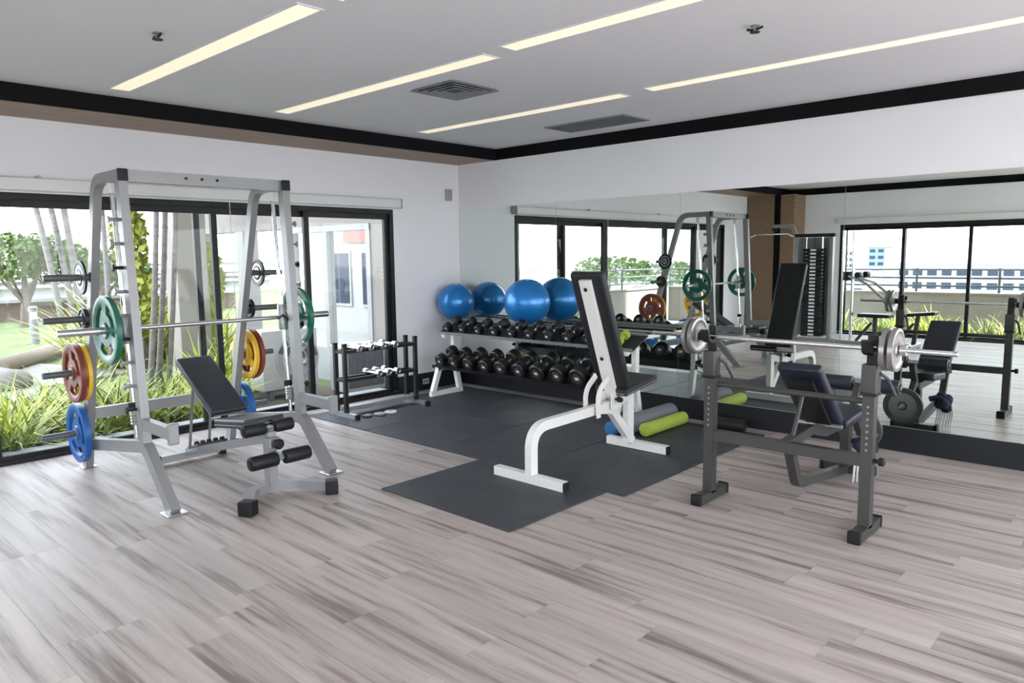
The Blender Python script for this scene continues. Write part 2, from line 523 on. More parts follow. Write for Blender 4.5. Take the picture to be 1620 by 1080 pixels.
# timber soffit along the window wall, black bands under the ceiling
struct('trim_1', MB().box((0, 0, ZS), (SD, YF, ZS+0.02)), 'brown_wood')
struct('trim_2', MB().box((SD-0.02, 0, ZS+0.021), (SD+0.004, YF, ZC)).box((SD-0.02, 0, ZS-0.002), (SD+0.004, YF, ZS+0.02)), 'black_trim')
struct('trim_3', MB().box((SD+0.005, -0.012, ZS), (XR, 0, ZC)), 'black_trim')
struct('trim_4', MB().box((SD+0.005, YF+0.012, ZS), (XR, YF, ZC)), 'black_trim')
struct('trim_5', MB().box((XR-0.012, -0.013, ZS), (XR, YF+0.013, ZC)), 'black_trim')
# clad pillar in the far corner behind the camera
pil = Thing('wall_pillar', kind='structure')
pil.part('cladding', MB().box((0.001, -7.96, 0), (0.58, YF, ZS)).box((0.70, -7.96, 0), (0.97, YF, ZS)), 'brown_wood')
pil.part('black_strip', MB().box((0.58, -7.95, 0), (0.70, YF, ZS)), 'black_trim')
struct('baseboard_back', MB().box((0, -0.016, 0), (XR, 0, 0.196)), 'black_board')
struct('baseboard_left', MB().box((0, -0.016, 0), (0.014, WY0, 0.20)), 'black_board')
struct('trim_6', MB().box((0.25, -0.20, 0.0), (4.10, -0.187, 0.011)), 'aluminium')

# ---- sliding windows
def sash(n, o, a, b, z0, z1, axis, depth, st=0.055):
    """one glazed sash; a..b along the wall, depth = (near, far) across it"""
    t = Thing('window_%d' % n, kind='structure')
    d0, d1 = depth
    def bx(m, p0, p1, q0, q1, e0=None, e1=None):
        e0 = d0 if e0 is None else e0; e1 = d1 if e1 is None else e1
        if axis == 'y': m.box((e0, p0, q0), (e1, p1, q1))
        else: m.box((p0, e0, q0), (p1, e1, q1))
        return m
    f = MB()
    s_ = 1 if b > a else -1
    bx(f, a, a+s_*st, z0, z1); bx(f, b-s_*st, b, z0, z1)
    bx(f, a+s_*st, b-s_*st, z0, z0+0.035); bx(f, a+s_*st, b-s_*st, z1-0.06, z1)
    t.part('sash_frame', f, 'frame_black', smooth=False)
    mid = (d0+d1)/2
    t.part('pane', bx(MB(), a+s_*st*0.8, b-s_*st*0.8, z0+0.025, z1-0.05, mid-0.003, mid+0.003), 'window_glass', smooth=False)
    return t
nwin = 0
for (a, b, dep) in ((-1.075, -2.16, (-0.075, -0.035)), (-2.07, -3.285, (-0.125, -0.085)), (-3.085, -4.99, (-0.075, -0.035)),
                    (-4.94, -5.99, (-0.125, -0.085)), (-5.94, -6.975, (-0.075, -0.035))):
    nwin += 1
    sash(nwin, None, a, b, 0.03, WT-0.05, 'y', dep)
fr = MB()
fr.box((-0.14, WY0, WT-0.05), (0.004, WY1, WT)); fr.box((-0.14, WY0, 0), (0.004, WY1, 0.03))
fr.box((-0.14, WY0, 0.045), (0.004, WY0-0.045, WT-0.05)); fr.box((-0.14, WY1, 0.045), (0.004, WY1+0.045, WT-0.05))
struct('trim_7', fr, 'frame_black', smooth=False)
xs = [FX0+0.05+i*(FX1-FX0-0.1)/7 for i in range(8)]
for i in range(7):
    nwin += 1
    dep = (YF-0.075, YF-0.035) if i % 2 else (YF-0.125, YF-0.085)
    sash(nwin, None, xs[i]-(0.03 if i else 0), xs[i+1]+(0.03 if i < 6 else 0), 0.03, FT-0.05, 'x', dep)
fr = MB()
fr.box((FX0, YF-0.14, FT-0.05), (FX1, YF+0.004, FT)); fr.box((FX0, YF-0.14, 0), (FX1, YF+0.004, 0.03))
fr.box((FX0, YF-0.14, 0.045), (FX0+0.045, YF+0.004, FT-0.05)); fr.box((FX1-0.045, YF-0.14, 0.045), (FX1, YF+0.004, FT-0.05))
struct('trim_8', fr, 'frame_black', smooth=False)
ys = [RY0-0.05+i*(RY1-RY0+0.1)/6 for i in range(7)]
for i in range(6):
    nwin += 1
    dep = (XR+0.035, XR+0.075) if i % 2 else (XR+0.085, XR+0.125)
    sash(nwin, None, ys[i]+(0.03 if i else 0), ys[i+1]-(0.03 if i < 5 else 0), 0.03, RT-0.05, 'y', dep)
fr = MB()
fr.box((XR-0.004, RY0, RT-0.05), (XR+0.14, RY1, RT)); fr.box((XR-0.004, RY0, 0), (XR+0.14, RY1, 0.03))
fr.box((XR-0.004, RY0, 0.045), (XR+0.14, RY0-0.045, RT-0.05)); fr.box((XR-0.004, RY1, 0.045), (XR+0.14, RY1+0.045, RT-0.05))
struct('trim_9', fr, 'frame_black', smooth=False)

# ---- roller blind cassettes
t = Thing('roller_blind', 'long white roller blind cassette above the sliding garden windows', 'blind', (0.06, -3.9, 2.14))
t.part('cassette', MB().rbox((0.056, -3.98, 2.193), (0.10, 6.0, 0.10), bev=0.018), 'blind_white')
t.part('end_cap', MB().rbox((0.056, -0.975, 2.193), (0.104, 0.012, 0.104), bev=0.004), 'grey_plastic')
t.part('bottom_rail', MB().tube([(0.05, -1.05, 2.135), (0.05, -6.9, 2.135)], 0.008, 8), 'blind_white')
t.part('pull_chain', MB().tube([(0.11, -3.02, 2.15), (0.112, -3.02, 1.0)], 0.0035, 6), 'white_coat')
for yy in (-4.55, -2.6):
    t.part('bracket', MB().rbox((0.06, yy, 2.252), (0.05, 0.03, 0.02), bev=0.003, seg=1), 'grey_plastic')
t = Thing('roller_blind', 'white roller blind cassette above the windows facing the mirror', 'blind', (5.4, YF+0.06, 2.12))
t.part('cassette', MB().rbox((5.43, YF+0.056, 2.165), (7.6, 0.10, 0.10), bev=0.018), 'blind_white')
t.part('bottom_rail', MB().tube([(1.7, YF+0.05, 2.108), (9.15, YF+0.05, 2.108)], 0.008, 8), 'blind_white')

# ---- mirror of tall panels
t = Thing('wall_mirror', 'frameless wall mirror of tall joined panels across the back wall', 'mirror', (4.7, -0.006, 0.2))
me_x = [0.022, 1.56, 3.10, 4.62, 6.14, 7.66, 9.2]
for i in range(6):
    t.part('mirror_panel', MB().box((me_x[i]+0.0015, -0.008, 0.2), (me_x[i+1]-0.0015, -0.001, 2.171)), 'mirror_silver', smooth=False)

# ================================================================== ceiling fittings
def light_strip(x0, x1, y, label):
    t = Thing('ceiling_light', label, 'ceiling light', ((x0+x1)/2, y, ZC), 'recessed ceiling light strips')
    wd = 0.065
    fr_ = MB()
    fr_.box((x0-0.012, y-wd-0.012, ZC-0.006), (x1+0.012, y-wd, ZC)); fr_.box((x0-0.012, y+wd, ZC-0.006), (x1+0.012, y+wd+0.012, ZC))
    fr_.box((x0-0.012, y-wd, ZC-0.006), (x0, y+wd, ZC)); fr_.box((x1, y-wd, ZC-0.006), (x1+0.012, y+wd, ZC))
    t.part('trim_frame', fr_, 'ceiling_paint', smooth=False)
    t.part('diffuser', MB().box((x0, y-wd, ZC-0.004), (x1, y+wd, ZC)), 'lamp_diffuser', smooth=False)
light_strip(0.95, 3.47, -4.22, 'long cream light strip in the ceiling nearest the left edge of the photo')
light_strip(0.97, 3.46, -2.94, 'cream light strip in the ceiling beside the square air diffuser')
light_strip(1.00, 3.40, -1.40, 'thin cream light strip beside the grey return grille near the back wall')
light_strip(3.66, 6.16, -2.99, 'cream light strip cut by the top edge, starting beyond the square diffuser')
light_strip(3.64, 8.40, -1.42, 'longest light strip running to the right edge, parallel to the mirror wall')
light_strip(3.66, 6.16, -4.22, 'ceiling light strip continuing the leftmost one beyond the top edge')
light_strip(0.95, 3.47, -5.55, 'ceiling light strip between the smith machine and the clad pillar')
light_strip(3.66, 6.16, -5.55, 'ceiling light strip over the open floor in the middle of the room')
light_strip(0.95, 3.47, -6.9, 'ceiling light strip over the cable machine in the far corner')
light_strip(3.66, 8.4, -6.9, 'ceiling light strip along the windows facing the mirror')

t = Thing('air_diffuser', 'square grey four-way air diffuser in the ceiling', 'air vent', (2.61, -2.45, ZC))
cx, cy = 2.61, -2.455
for i, hw in enumerate((0.235, 0.185, 0.135, 0.085)):
    m = MB(); lo = ZC-0.012-0.001*i; hi = ZC-0.002; th = 0.034
    for k in range(4):
        rz_ = rotz(k*math.pi/2)
        p = [Vector((-hw, -hw, lo)), Vector((hw, -hw, lo)), Vector((hw-th, -hw+th, lo+0.006)), Vector((-hw+th, -hw+th, lo+0.006))]
        q = [v+Vector((0, 0, 0.004)) for v in p]
        P8 = []
        for v in p+q:
            u = rz_ @ Vector((v.x, v.y, 0)); P8.append((cx+u.x, cy+u.y, v.z))
        m.add(P8, [(0,1,2,3),(7,6,5,4),(0,4,5,1),(1,5,6,2),(2,6,7,3),(3,7,4,0)])
    t.part('louvre', m, 'vent_grey', smooth=False)
t.part('core', MB().box((cx-0.05, cy-0.05, ZC-0.010), (cx+0.05, cy+0.05, ZC-0.001)), 'vent_dark', smooth=False)
t.part('backing', MB().box((cx-0.22, cy-0.22, ZC-0.003), (cx+0.22, cy+0.22, ZC)), 'vent_dark', smooth=False)
t = Thing('return_grille', 'long grey slatted return air grille in the ceiling near the back wall', 'air vent', (2.48, -0.52, ZC))
gx0, gx1, gy0, gy1 = 2.02, 2.95, -0.74, -0.32
m = MB(); m.box((gx0, gy0, ZC-0.010), (gx1, gy0+0.02, ZC)).box((gx0, gy1-0.02, ZC-0.010), (gx1, gy1, ZC)).box((gx0, gy0+0.02, ZC-0.010), (gx0+0.02, gy1-0.02, ZC)).box((gx1-0.02, gy0+0.02, ZC-0.010), (gx1, gy1-0.02, ZC))
t.part('frame', m, 'vent_grey', smooth=False)
t.part('backing', MB().box((gx0+0.02, gy0+0.02, ZC-0.002), (gx1-0.02, gy1-0.02, ZC)), 'vent_dark', smooth=False)
for i in range(14):
    yy = gy0+0.035+i*0.027
    t.part('slat', MB().rbox((2.485, yy, ZC-0.006), (0.885, 0.018, 0.003), rotx(R(25)), bev=0), 'vent_grey', smooth=False)
def sprinkler(x, y, label):
    t = Thing('ceiling_sprinkler', label, 'sprinkler', (x, y, ZC), 'ceiling sprinklers')
    t.part('escutcheon', MB().lathe([(0.026, 0), (0.024, -0.005), (0.012, -0.008)], (x, y, ZC), (0,0,1), 16), 'vent_grey')
    t.part('stem', MB().lathe([(0.010, 0), (0.010, -0.03), (0.006, -0.034)], (x, y, ZC), (0,0,1), 10), 'dull_steel')
    t.part('deflector', MB().lathe([(0.002, -0.030), (0.028, -0.033), (0.028, -0.037), (0.002, -0.037)], (x, y, ZC), (0,0,1), 14), 'black_metal')
    t.part('yoke', MB().tube([(x-0.045, y, ZC-0.014), (x-0.02, y, ZC-0.02), (x+0.02, y, ZC-0.02), (x+0.045, y, ZC-0.014)], 0.007, 8), 'black_metal')
sprinkler(2.51, -4.57, 'small dark ceiling sprinkler at the upper left beside the first light strip')
sprinkler(4.90, -2.34, 'small dark ceiling sprinkler between the two right-hand light strips')
t = Thing('wall_sensor', 'small grey rectangular sensor box high on the white wall near the corner', 'wall box', (0.01, -0.18, 2.27))
t.part('housing', MB().rbox((0.016, -0.18, 2.335), (0.03, 0.10, 0.14), bev=0.006), 'grey_plastic')
for i in range(4):
    t.part('slot', MB().box((0.031, -0.21, 2.29+i*0.028), (0.033, -0.15, 2.298+i*0.028)), 'vent_grey', smooth=False)
t = Thing('wall_outlet', 'small grey power outlet on the black skirting near the corner', 'outlet', (0.015, -0.62, 0.08))
t.part('plate', MB().rbox((0.019, -0.62, 0.10), (0.008, 0.10, 0.07), bev=0.003, seg=1), 'grey_plastic')
for dy in (-0.02, 0.02):
    t.part('socket', MB().lathe([(0.012, 0), (0.012, 0.002)], (0.0225, -0.62+dy, 0.10), (1,0,0), 10), 'vent_dark')

# ================================================================== rubber mats
MZ = 0.010
def rubber(x0, y0, x1, y1, label):
    g = 0.005
    o = MB().rbox(((x0+x1)/2, (y0+y1)/2, MZ/2), (abs(x1-x0)-g, abs(y1-y0)-g, MZ), bev=0.0025, seg=1).build('rubber_mat', 'rubber', loc=((x0+x1)/2, (y0+y1)/2, 0), smooth=False)
    tag(o, label, 'mat', 'black rubber floor mats')
mx = [0.24, 1.22, 2.19, 3.14, 4.09]
names = ['black rubber mat under the small dumbbell rack feet', 'black rubber mat tile with its front edge left of the inner corner', 'black rubber mat tile whose front meets the inner corner of the matting', 'black rubber mat tile under the curved post of the white bench']
names2 = ['black rubber mat tile in the corner under the left foot of the dumbbell rack', 'black rubber mat tile in front of the heavier lower dumbbells', 'black rubber mat tile between dumbbell rack and white bench', 'black rubber mat tile under the lime roll and rear foot of the white bench']
for i in range(4):
    rubber(mx[i], -2.38, mx[i+1], -1.36, names[i])
    rubber(mx[i], -1.36, mx[i+1], -0.205, names2[i])
rubber(2.73, -3.345, 3.95, -2.38, 'black rubber mat tile jutting out furthest towards the camera')

# ================================================================== weight plates
def grip_plate_mesh(Rr, th, holes=True, n=48, hub=0.05, bore=0.026):
    """disc around the y axis with raised rim and hub and three grip openings"""
    rings = [bore, hub, hub*1.18, Rr*0.48, Rr*0.76, Rr*0.86, Rr]
    hts = [th*0.5, th*0.5, th*0.28, th*0.28, th*0.28, th*0.5, th*0.42]
    def solid(i, j):
        if holes and i == 3:
            a = (j+0.5)/n*3 % 1.0
            return not (0.14 < a < 0.86)
        return True
    m = MB(); vs_ = []; fs_ = []
    nr = len(rings)
    for sgn in (1, -1):
        for i in range(nr):
            for j in range(n):
                a = 2*math.pi*j/n
                vs_.append((rings[i]*math.cos(a), sgn*hts[i], rings[i]*math.sin(a)))
    off = nr*n
    for i in range(nr-1):
        for j in range(n):
            if not solid(i, j): continue
            j2 = (j+1) % n
            a, b, c, d = i*n+j, i*n+j2, (i+1)*n+j2, (i+1)*n+j
            fs_.append((a, b, c, d)); fs_.append((d+off, c+off, b+off, a+off))
            if i == 3:
                if not solid(i, (j-1) % n): fs_.append((a, d, d+off, a+off))
                if not solid(i, j2): fs_.append((c, b, b+off, c+off))
            if i == 2 and not solid(3, j): fs_.append((d, c, c+off, d+off))
            if i == 4 and not solid(3, j): fs_.append((b, a, a+off, b+off))
    for j in range(n):
        j2 = (j+1) % n
        fs_.append((j2, j, j+off, j2+off))
        k = (nr-1)*n
        fs_.append((k+j, k+j2, k+j2+off, k+j+off))
    return m.add(vs_, fs_)
def plate(c, Rr, th, color, label, holes=True, hubmat='dull_steel', axis='y', rot=0.0, bore=0.026, hub=0.05, name='weight_plate', face=None):
    t = Thing(name, label, 'weight plate', (0, 0, 0), 'weight plates')
    t.part('disc', grip_plate_mesh(Rr, th, holes, hub=hub, bore=bore), color)
    t.part('hub_ring', MB().lathe([(bore*0.98, -th*0.54), (hub*0.8, -th*0.54), (hub*0.8, th*0.54), (bore*0.98, th*0.54)], (0,0,0), (0,1,0), 24, closed=True), hubmat)
    if face:
        t.part('face_ring', MB().lathe([(hub*1.25, -th*0.40), (Rr*0.72, -th*0.40), (Rr*0.72, th*0.40), (hub*1.25, th*0.40)], (0,0,0), (0,1,0), 32, closed=True), face)
    t.o.location = c
    t.o.rotation_euler = (0, rot, 0) if axis == 'y' else (0, rot, -math.pi/2)
    return t

# ================================================================== smith machine
YL, YR = -4.5, -3.34
sm = Thing('smith_machine', 'silver smith machine with storage pegs standing before the garden windows', 'smith machine', (1.4, -3.92, 0))
def PX(y, pts): return [(p[0], y, p[1]) for p in pts]
for y, s in ((YL, -1), (YR, 1)):
    rear = PX(y, [(0.53, 0.0), (1.185, 2.145), (1.66, 2.145)])
    sm.part('rear_upright', MB().rtube(fillet(rear, 0.16), (0,1,0), 0.055, 0.07), 'silver_coat')
    fu = sm.part('front_upright', MB().rtube(PX(y, [(1.735, 0.34), (1.63, 2.115)]), (0,1,0), 0.055, 0.075), 'silver_coat')
    sm.part('base_leg', MB().rtube(fillet(PX(y, [(0.61, 0.20), (1.76, 0.375), (2.13, 0.006)]), 0.13), (0,1,0), 0.062, 0.08), 'silver_coat')
    sm.part('foot_plate', MB().rbox((2.125, y, 0.006), (0.13, 0.13, 0.010), bev=0.003, seg=1).rbox((0.53, y, 0.004), (0.11, 0.10, 0.008), bev=0.003, seg=1), 'steel')
    sm.part('end_cap', MB().rbox((1.667, y, 2.145), (0.025, 0.062, 0.078), bev=0.006), 'black_plastic')
    sm.part('guide_rod', MB().tube([(1.455, y, 2.11), (1.585, y, 0.35)], 0.0145, 14), 'chrome')
    sm.part('rod_stop', MB().lathe([(0.030, 0.0), (0.034, 0.02), (0.030, 0.045)], (1.562, y, 0.60), (-0.07, 0, 1), 16), 'black_plastic')
    sm.part('rod_spring', MB().lathe([(0.022, 0), (0.026, 0.01), (0.022, 0.02), (0.026, 0.03), (0.022, 0.04), (0.026, 0.05), (0.022, 0.06), (0.026, 0.07), (0.022, 0.08), (0.026, 0.09), (0.022, 0.10)], (1.570, y, 0.49), (-0.07, 0, 1), 12), 'steel')
    sm.part('rod_socket', MB().lathe([(0.03, -0.01), (0.024, -0.055), (0.024, -0.075)], (1.455, y, 2.115), (0,0,1), 14), 'white_coat')
    # catch studs on the outer face of the front upright
    for i in range(9):
        z = 0.62+i*0.155; x = 1.735-(z-0.34)*0.0592-0.03
        sm.part('catch_stud', MB().lathe([(0.012, 0), (0.012, 0.055), (0.024, 0.057), (0.024, 0.068), (0.010, 0.07)], (x, y+s*0.026, z), (0, s, 0), 10), 'dull_steel' if i % 3 else 'black_metal')
    # storage pegs on the rear upright
    for z in (1.48, 1.18, 0.78, 0.30):
        x = 0.53+0.3054*z
        sm.part('storage_peg', MB().lathe([(0.036, 0.026), (0.036, 0.034), (0.024, 0.035), (0.024, 0.315), (0.020, 0.318)], (x, y, z), (0, s, 0), 14), 'peg_grey')
    sm.part('safety_arm', MB().rtube([(1.74, y, 0.525), (2.17, y, 0.525)], (0,1,0), 0.05, 0.075), 'silver_coat')
    sm.part('arm_plate', MB().rbox((2.185, y, 0.525), (0.035, 0.065, 0.135), bev=0.006, seg=1), 'silver_coat')
    # carriage and catch hook
    cx_ = 1.455+0.13*(2.11-1.14)/1.76
    sm.part('carriage', MB().lathe([(0.033, -0.10), (0.036, -0.09), (0.036, 0.09), (0.033, 0.10)], (cx_, y, 1.14), (-0.07, 0, 1), 16), 'dull_steel')
    sm.part('catch_hook', MB().tube(fillet([(cx_+0.02, y-s*0.045, 1.14), (cx_+0.09, y-s*0.05, 1.165), (cx_+0.13, y-s*0.03, 1.13), (cx_+0.105, y-s*0.01, 1.09)], 0.03, 4), 0.009, 8), 'black_metal')
sm.part('top_beam', MB().rtube([(1.60, YL+0.028, 2.145), (1.60, YR-0.028, 2.145)], (1,0,0), 0.07, 0.078), 'silver_coat')
sm.part('lower_beam', MB().rtube([(0.665, YL+0.028, 0.44), (0.665, YR-0.028, 0.44)], (1,0,0), 0.045, 0.085), 'silver_coat')
for yy in (-4.08, -3.97, -3.86):
    sm.part('bolt', MB().lathe([(0.010, 0), (0.010, 0.008), (0.006, 0.010)], (1.635, yy, 2.15), (1,0,0), 8), 'black_metal')
bx_ = 1.455+0.13*(2.11-1.14)/1.76
bar = sm.part('bar', MB().tube([(bx_, YL, 1.14), (bx_, YR, 1.14)], 0.0155, 14), 'steel')
for s, y in ((-1, YL), (1, YR)):
    sm.part('bar_sleeve', MB().lathe([(0.034, 0.035), (0.034, 0.06), (0.0245, 0.061), (0.0245, 0.405), (0.021, 0.41)], (bx_, y, 1.14), (0, s, 0), 16), 'steel', parent=bar)

def pegx(z): return 0.53+0.3054*z
def hang(z): return z
plate((bx_, -4.615, 1.14), 0.228, 0.040, 'plate_green', 'green grip weight plate on the left end of the smith machine bar', rot=0.5)
plate((bx_, -3.215, 1.14), 0.228, 0.040, 'plate_green', 'green grip weight plate on the right end of the smith machine bar', rot=0.2)
plate((pegx(1.48), -4.585, 1.48), 0.122, 0.018, 'plate_black', 'small thin black weight plate on the top left storage peg', holes=False, hubmat='steel', face='plate_silver')
plate((pegx(1.18), -4.556, 1.18), 0.078, 0.034, 'plate_black', 'smallest black weight plate on the second left storage peg', holes=False, hub=0.04)
plate((pegx(0.78), -4.565, 0.78), 0.212, 0.032, 'plate_yellow', 'yellow grip weight plate behind the red plate on the left pegs', rot=0.9)
plate((pegx(0.78), -4.612, 0.78), 0.220, 0.042, 'plate_red', 'rust red grip weight plate on the left storage pegs', rot=0.3)
plate((pegx(0.30), -4.572, 0.30), 0.226, 0.048, 'plate_blue', 'blue grip weight plate low on the left side of the smith machine', rot=0.75)
plate((pegx(1.48), -3.24, 1.48), 0.112, 0.018, 'plate_black', 'small silver-faced weight plate on the top right storage peg', holes=False, hubmat='steel', face='plate_silver')
plate((pegx(1.18), -3.283, 1.18), 0.082, 0.026, 'plate_black', 'small black weight plate against the right rear upright', holes=False, hub=0.04)
plate((pegx(0.78), -3.275, 0.78), 0.215, 0.036, 'plate_yellow', 'bright yellow grip weight plate on the right storage peg', rot=0.6)
plate((pegx(0.78), -3.228, 0.78), 0.220, 0.042, 'plate_red', 'rust red grip weight plate beside the yellow one on the right pegs', rot=0.1)
plate((pegx(0.30), -3.268, 0.30), 0.224, 0.048, 'plate_blue', 'blue grip weight plate behind the black bench on the right pegs', rot=0.2)

# ================================================================== adjustable bench in the smith machine
by = -3.90
ab = Thing('adjustable_bench', 'adjustable bench with black pads and foam rollers inside the smith machine', 'bench', (1.7, by, 0))
ab.part('spine', MB().rtube([(0.97, by, 0.075), (2.27, by, 0.40)], (0,1,0), 0.055, 0.06), 'silver_coat')
ab.part('ladder', MB().rtube([(1.10, by, 0.148), (1.62, by, 0.278)], (0,1,0), 0.03, 0.02), 'black_metal', smooth=False)
for i in range(5):
    xx = 1.12+i*0.11; zz = 0.155+(xx-1.12)*0.25
    ab.part('ladder_tooth', MB().rbox((xx, by, zz+0.012), (0.022, 0.032, 0.03), roty(R(25)), bev=0.002, seg=1), 'black_metal', smooth=False)
ab.part('rear_foot', MB().rtube([(0.95, by-0.235, 0.05), (0.95, by+0.265, 0.05)], (1,0,0), 0.06, 0.055), 'dull_steel')
for dy in (-0.245, 0.275):
    ab.part('rubber_foot', MB().rbox((0.95, by+dy, 0.045), (0.085, 0.05, 0.088), bev=0.012), 'black_plastic')
ff = fillet([(2.50, by-0.30, 0.055), (2.27, by-0.16, 0.055), (2.24, by, 0.055), (2.29, by+0.16, 0.055), (2.52, by+0.285, 0.055)], 0.2, 5)
ab.part('front_foot', MB().rtube(ff, (0,0,1), 0.055, 0.075), 'silver_coat')
for (x_, y_) in ((2.515, by-0.305), (2.535, by+0.292)):
    ab.part('rubber_foot', MB().rbox((x_, y_, 0.048), (0.10, 0.085, 0.094), rotz(R(30 if y_ < by else -30)), bev=0.012), 'black_plastic')
ab.part('front_post', MB().rtube([(2.262, by, 0.075), (2.262, by, 0.445)], (0,1,0), 0.06, 0.075), 'silver_coat')
ab.part('roller_bracket', MB().rbox((2.30, by, 0.375), (0.075, 0.075, 0.075), bev=0.006, seg=1), 'dull_steel')
ab.part('knob', MB().lathe([(0.012, 0), (0.012, 0.035), (0.034, 0.036), (0.036, 0.055), (0.022, 0.065)], (2.335, by, 0.375), (1,0,0), 14), 'black_plastic')
ab.part('roller_axle', MB().tube([(2.40, by-0.222, 0.285), (2.40, by+0.214, 0.285)], 0.011, 10).rtube([(2.27, by, 0.30), (2.40, by, 0.287)], (0,1,0), 0.04, 0.04), 'dull_steel')
ab.part('upper_axle', MB().tube([(2.275, by-0.194, 0.475), (2.275, by+0.167, 0.475)], 0.011, 10).rtube([(2.262, by, 0.43), (2.275, by, 0.475)], (0,1,0), 0.04, 0.04), 'dull_steel')
def roller(t, c, axis, L, r, m='black_foam'):
    e = 0.012
    o = t.part('foam_roller', MB().lathe([(r*0.55, -L/2), (r-e, -L/2), (r-e*0.3, -L/2+e*0.3), (r, -L/2+e), (r, L/2-e), (r-e*0.3, L/2-e*0.3), (r-e, L/2), (r*0.55, L/2)], c, axis, 24), m)
    t.part('roller_cap', MB().lathe([(r*0.5, -L/2-0.004), (r*0.5, L/2+0.004)], c, axis, 16), 'black_plastic', parent=o)
roller(ab, (2.40, by-0.124, 0.285), (0,1,0), 0.195, 0.047)
roller(ab, (2.40, by+0.118, 0.285), (0,1,0), 0.190, 0.047)
roller(ab, (2.275, by-0.115, 0.475), (0,1,0), 0.155, 0.044)
roller(ab, (2.275, by+0.095, 0.475), (0,1,0), 0.140, 0.044)
def pad(t, name, c, size, rot, m, pipe='piping', bev=0.022):
    o = t.part(name, MB().rbox(c, size, rot, bev=bev, seg=4), m)
    if pipe:
        rr = rot or Matrix.Identity(3)
        hx, hy, hz = size[0]/2, size[1]/2, size[2]/2
        pts = [(-hx+0.02, -hy), (hx-0.02, -hy), (hx, -hy+0.02), (hx, hy-0.02), (hx-0.02, hy), (-hx+0.02, hy), (-hx, hy-0.02), (-hx, -hy+0.02), (-hx+0.02, -hy)]
        t.part('piping', MB().tube([Vector(c)+rr @ Vector((p[0], p[1], -hz*0.35)) for p in pts], 0.004, 6), pipe, parent=o)
    return o
# seat, slightly raised to the front
pad(ab, 'seat', (1.985, by, 0.475), (0.47, 0.29, 0.062), roty(R(-7)), 'grey_vinyl')
ab.part('seat_carrier', MB().rtube([(1.75, by, 0.415), (2.22, by, 0.448)], (0,1,0), 0.05, 0.04), 'silver_coat')
bang = R(31)
bc = Vector((1.43, by, 0.665))
pad(ab, 'backrest', bc, (0.66, 0.27, 0.060), roty(bang), 'grey_vinyl')
ab.part('back_carrier', MB().rtube([Vector((1.647, by, 0.480)), Vector((1.167, by, 0.768))], (0,1,0), 0.05, 0.035), 'silver_coat')
for dy in (-0.075, 0.075):
    ab.part('support_strut', MB().tube([(1.30, by+dy, 0.675), (1.17, by+dy, 0.16)], 0.011, 8), 'silver_coat')
ab.part('strut_bar', MB().tube([(1.17, by-0.09, 0.16), (1.17, by+0.09, 0.16)], 0.012, 8).tube([(1.30, by-0.09, 0.675), (1.30, by+0.09, 0.675)], 0.012, 8), 'dull_steel')

# ================================================================== white incline bench on the mats
wx = 3.44
wb = Thing('incline_bench', 'white framed incline bench with tall black backrest on the rubber mats', 'bench', (wx, -1.9, MZ))
def PY(x, pts): return [(x, p[0], p[1]) for p in pts]
def caps(t, x0, x1, y, z, s, m='black_plastic'):
    for x_ in (x0, x1):
        t.part('end_cap', MB().rbox((x_, y, z), (0.012, s*0.98, s*0.98), bev=0.004, seg=1), m)
wb.part('front_foot', MB().rtube([(3.10, -2.57, MZ+0.033), (3.745, -2.57, MZ+0.033)], (0,0,1), 0.064, 0.06), 'white_coat'); caps(wb, 3.098, 3.748, -2.57, MZ+0.033, 0.062)
wb.part('rear_foot', MB().rtube([(3.20, -1.31, MZ+0.033), (3.775, -1.31, MZ+0.033)], (0,0,1), 0.064, 0.06), 'white_coat'); caps(wb, 3.198, 3.778, -1.31, MZ+0.033, 0.062)
wb.part('main_tube', MB().rtube(fillet(PY(wx, [(-2.57, MZ+0.06), (-2.57, 0.40), (-1.60, 0.415)]), 0.27, 10), (1,0,0), 0.058, 0.07), 'white_coat')
wb.part('rear_leg', MB().rtube(fillet(PY(wx, [(-1.78, 0.405), (-1.62, 0.38), (-1.33, MZ+0.06)]), 0.08, 6), (1,0,0), 0.055, 0.065), 'white_coat')
wb.part('seat_post', MB().rtube(PY(wx, [(-1.37, 0.50), (-1.37, MZ+0.06)]), (1,0,0), 0.05, 0.085), 'white_coat')
wb.part('gusset', MB().rtube(PY(wx, [(-1.60, 0.415), (-1.36, 0.47)]), (1,0,0), 0.045, 0.07), 'white_coat')
pad(wb, 'seat', (wx, -1.395, 0.555), (0.30, 0.46, 0.06), rotx(R(8)), 'black_vinyl')
ba = math.atan2(0.36, 0.92)
pad(wb, 'backrest', (wx, -1.745, 1.005), (0.30, 0.065, 0.99), rotx(ba), 'black_vinyl', pipe=None)
wb.part('back_tube', MB().rtube(PY(wx, [(-1.590, 0.46), (-1.950, 1.41)]), (1,0,0), 0.10, 0.035), 'white_coat')
for k, f_ in enumerate((0.36, 0.93)):
    wb.part('bolt', MB().lathe([(0.016, 0), (0.016, 0.006), (0.009, 0.012)], (wx, -1.590-0.36*f_-0.017, 0.46+0.95*f_-0.006), (0,-1,-0.38), 10), 'black_metal')
wb.part('adjuster_arc', MB().rtube(fillet(PY(wx-0.06, [(-1.86, 0.36), (-1.87, 0.56), (-1.73, 0.66)]), 0.16, 8), (1,0,0), 0.012, 0.045), 'white_coat')
wb.part('adjuster_arc', MB().rtube(fillet(PY(wx+0.06, [(-1.86, 0.36), (-1.87, 0.56), (-1.73, 0.66)]), 0.16, 8), (1,0,0), 0.012, 0.045), 'white_coat')
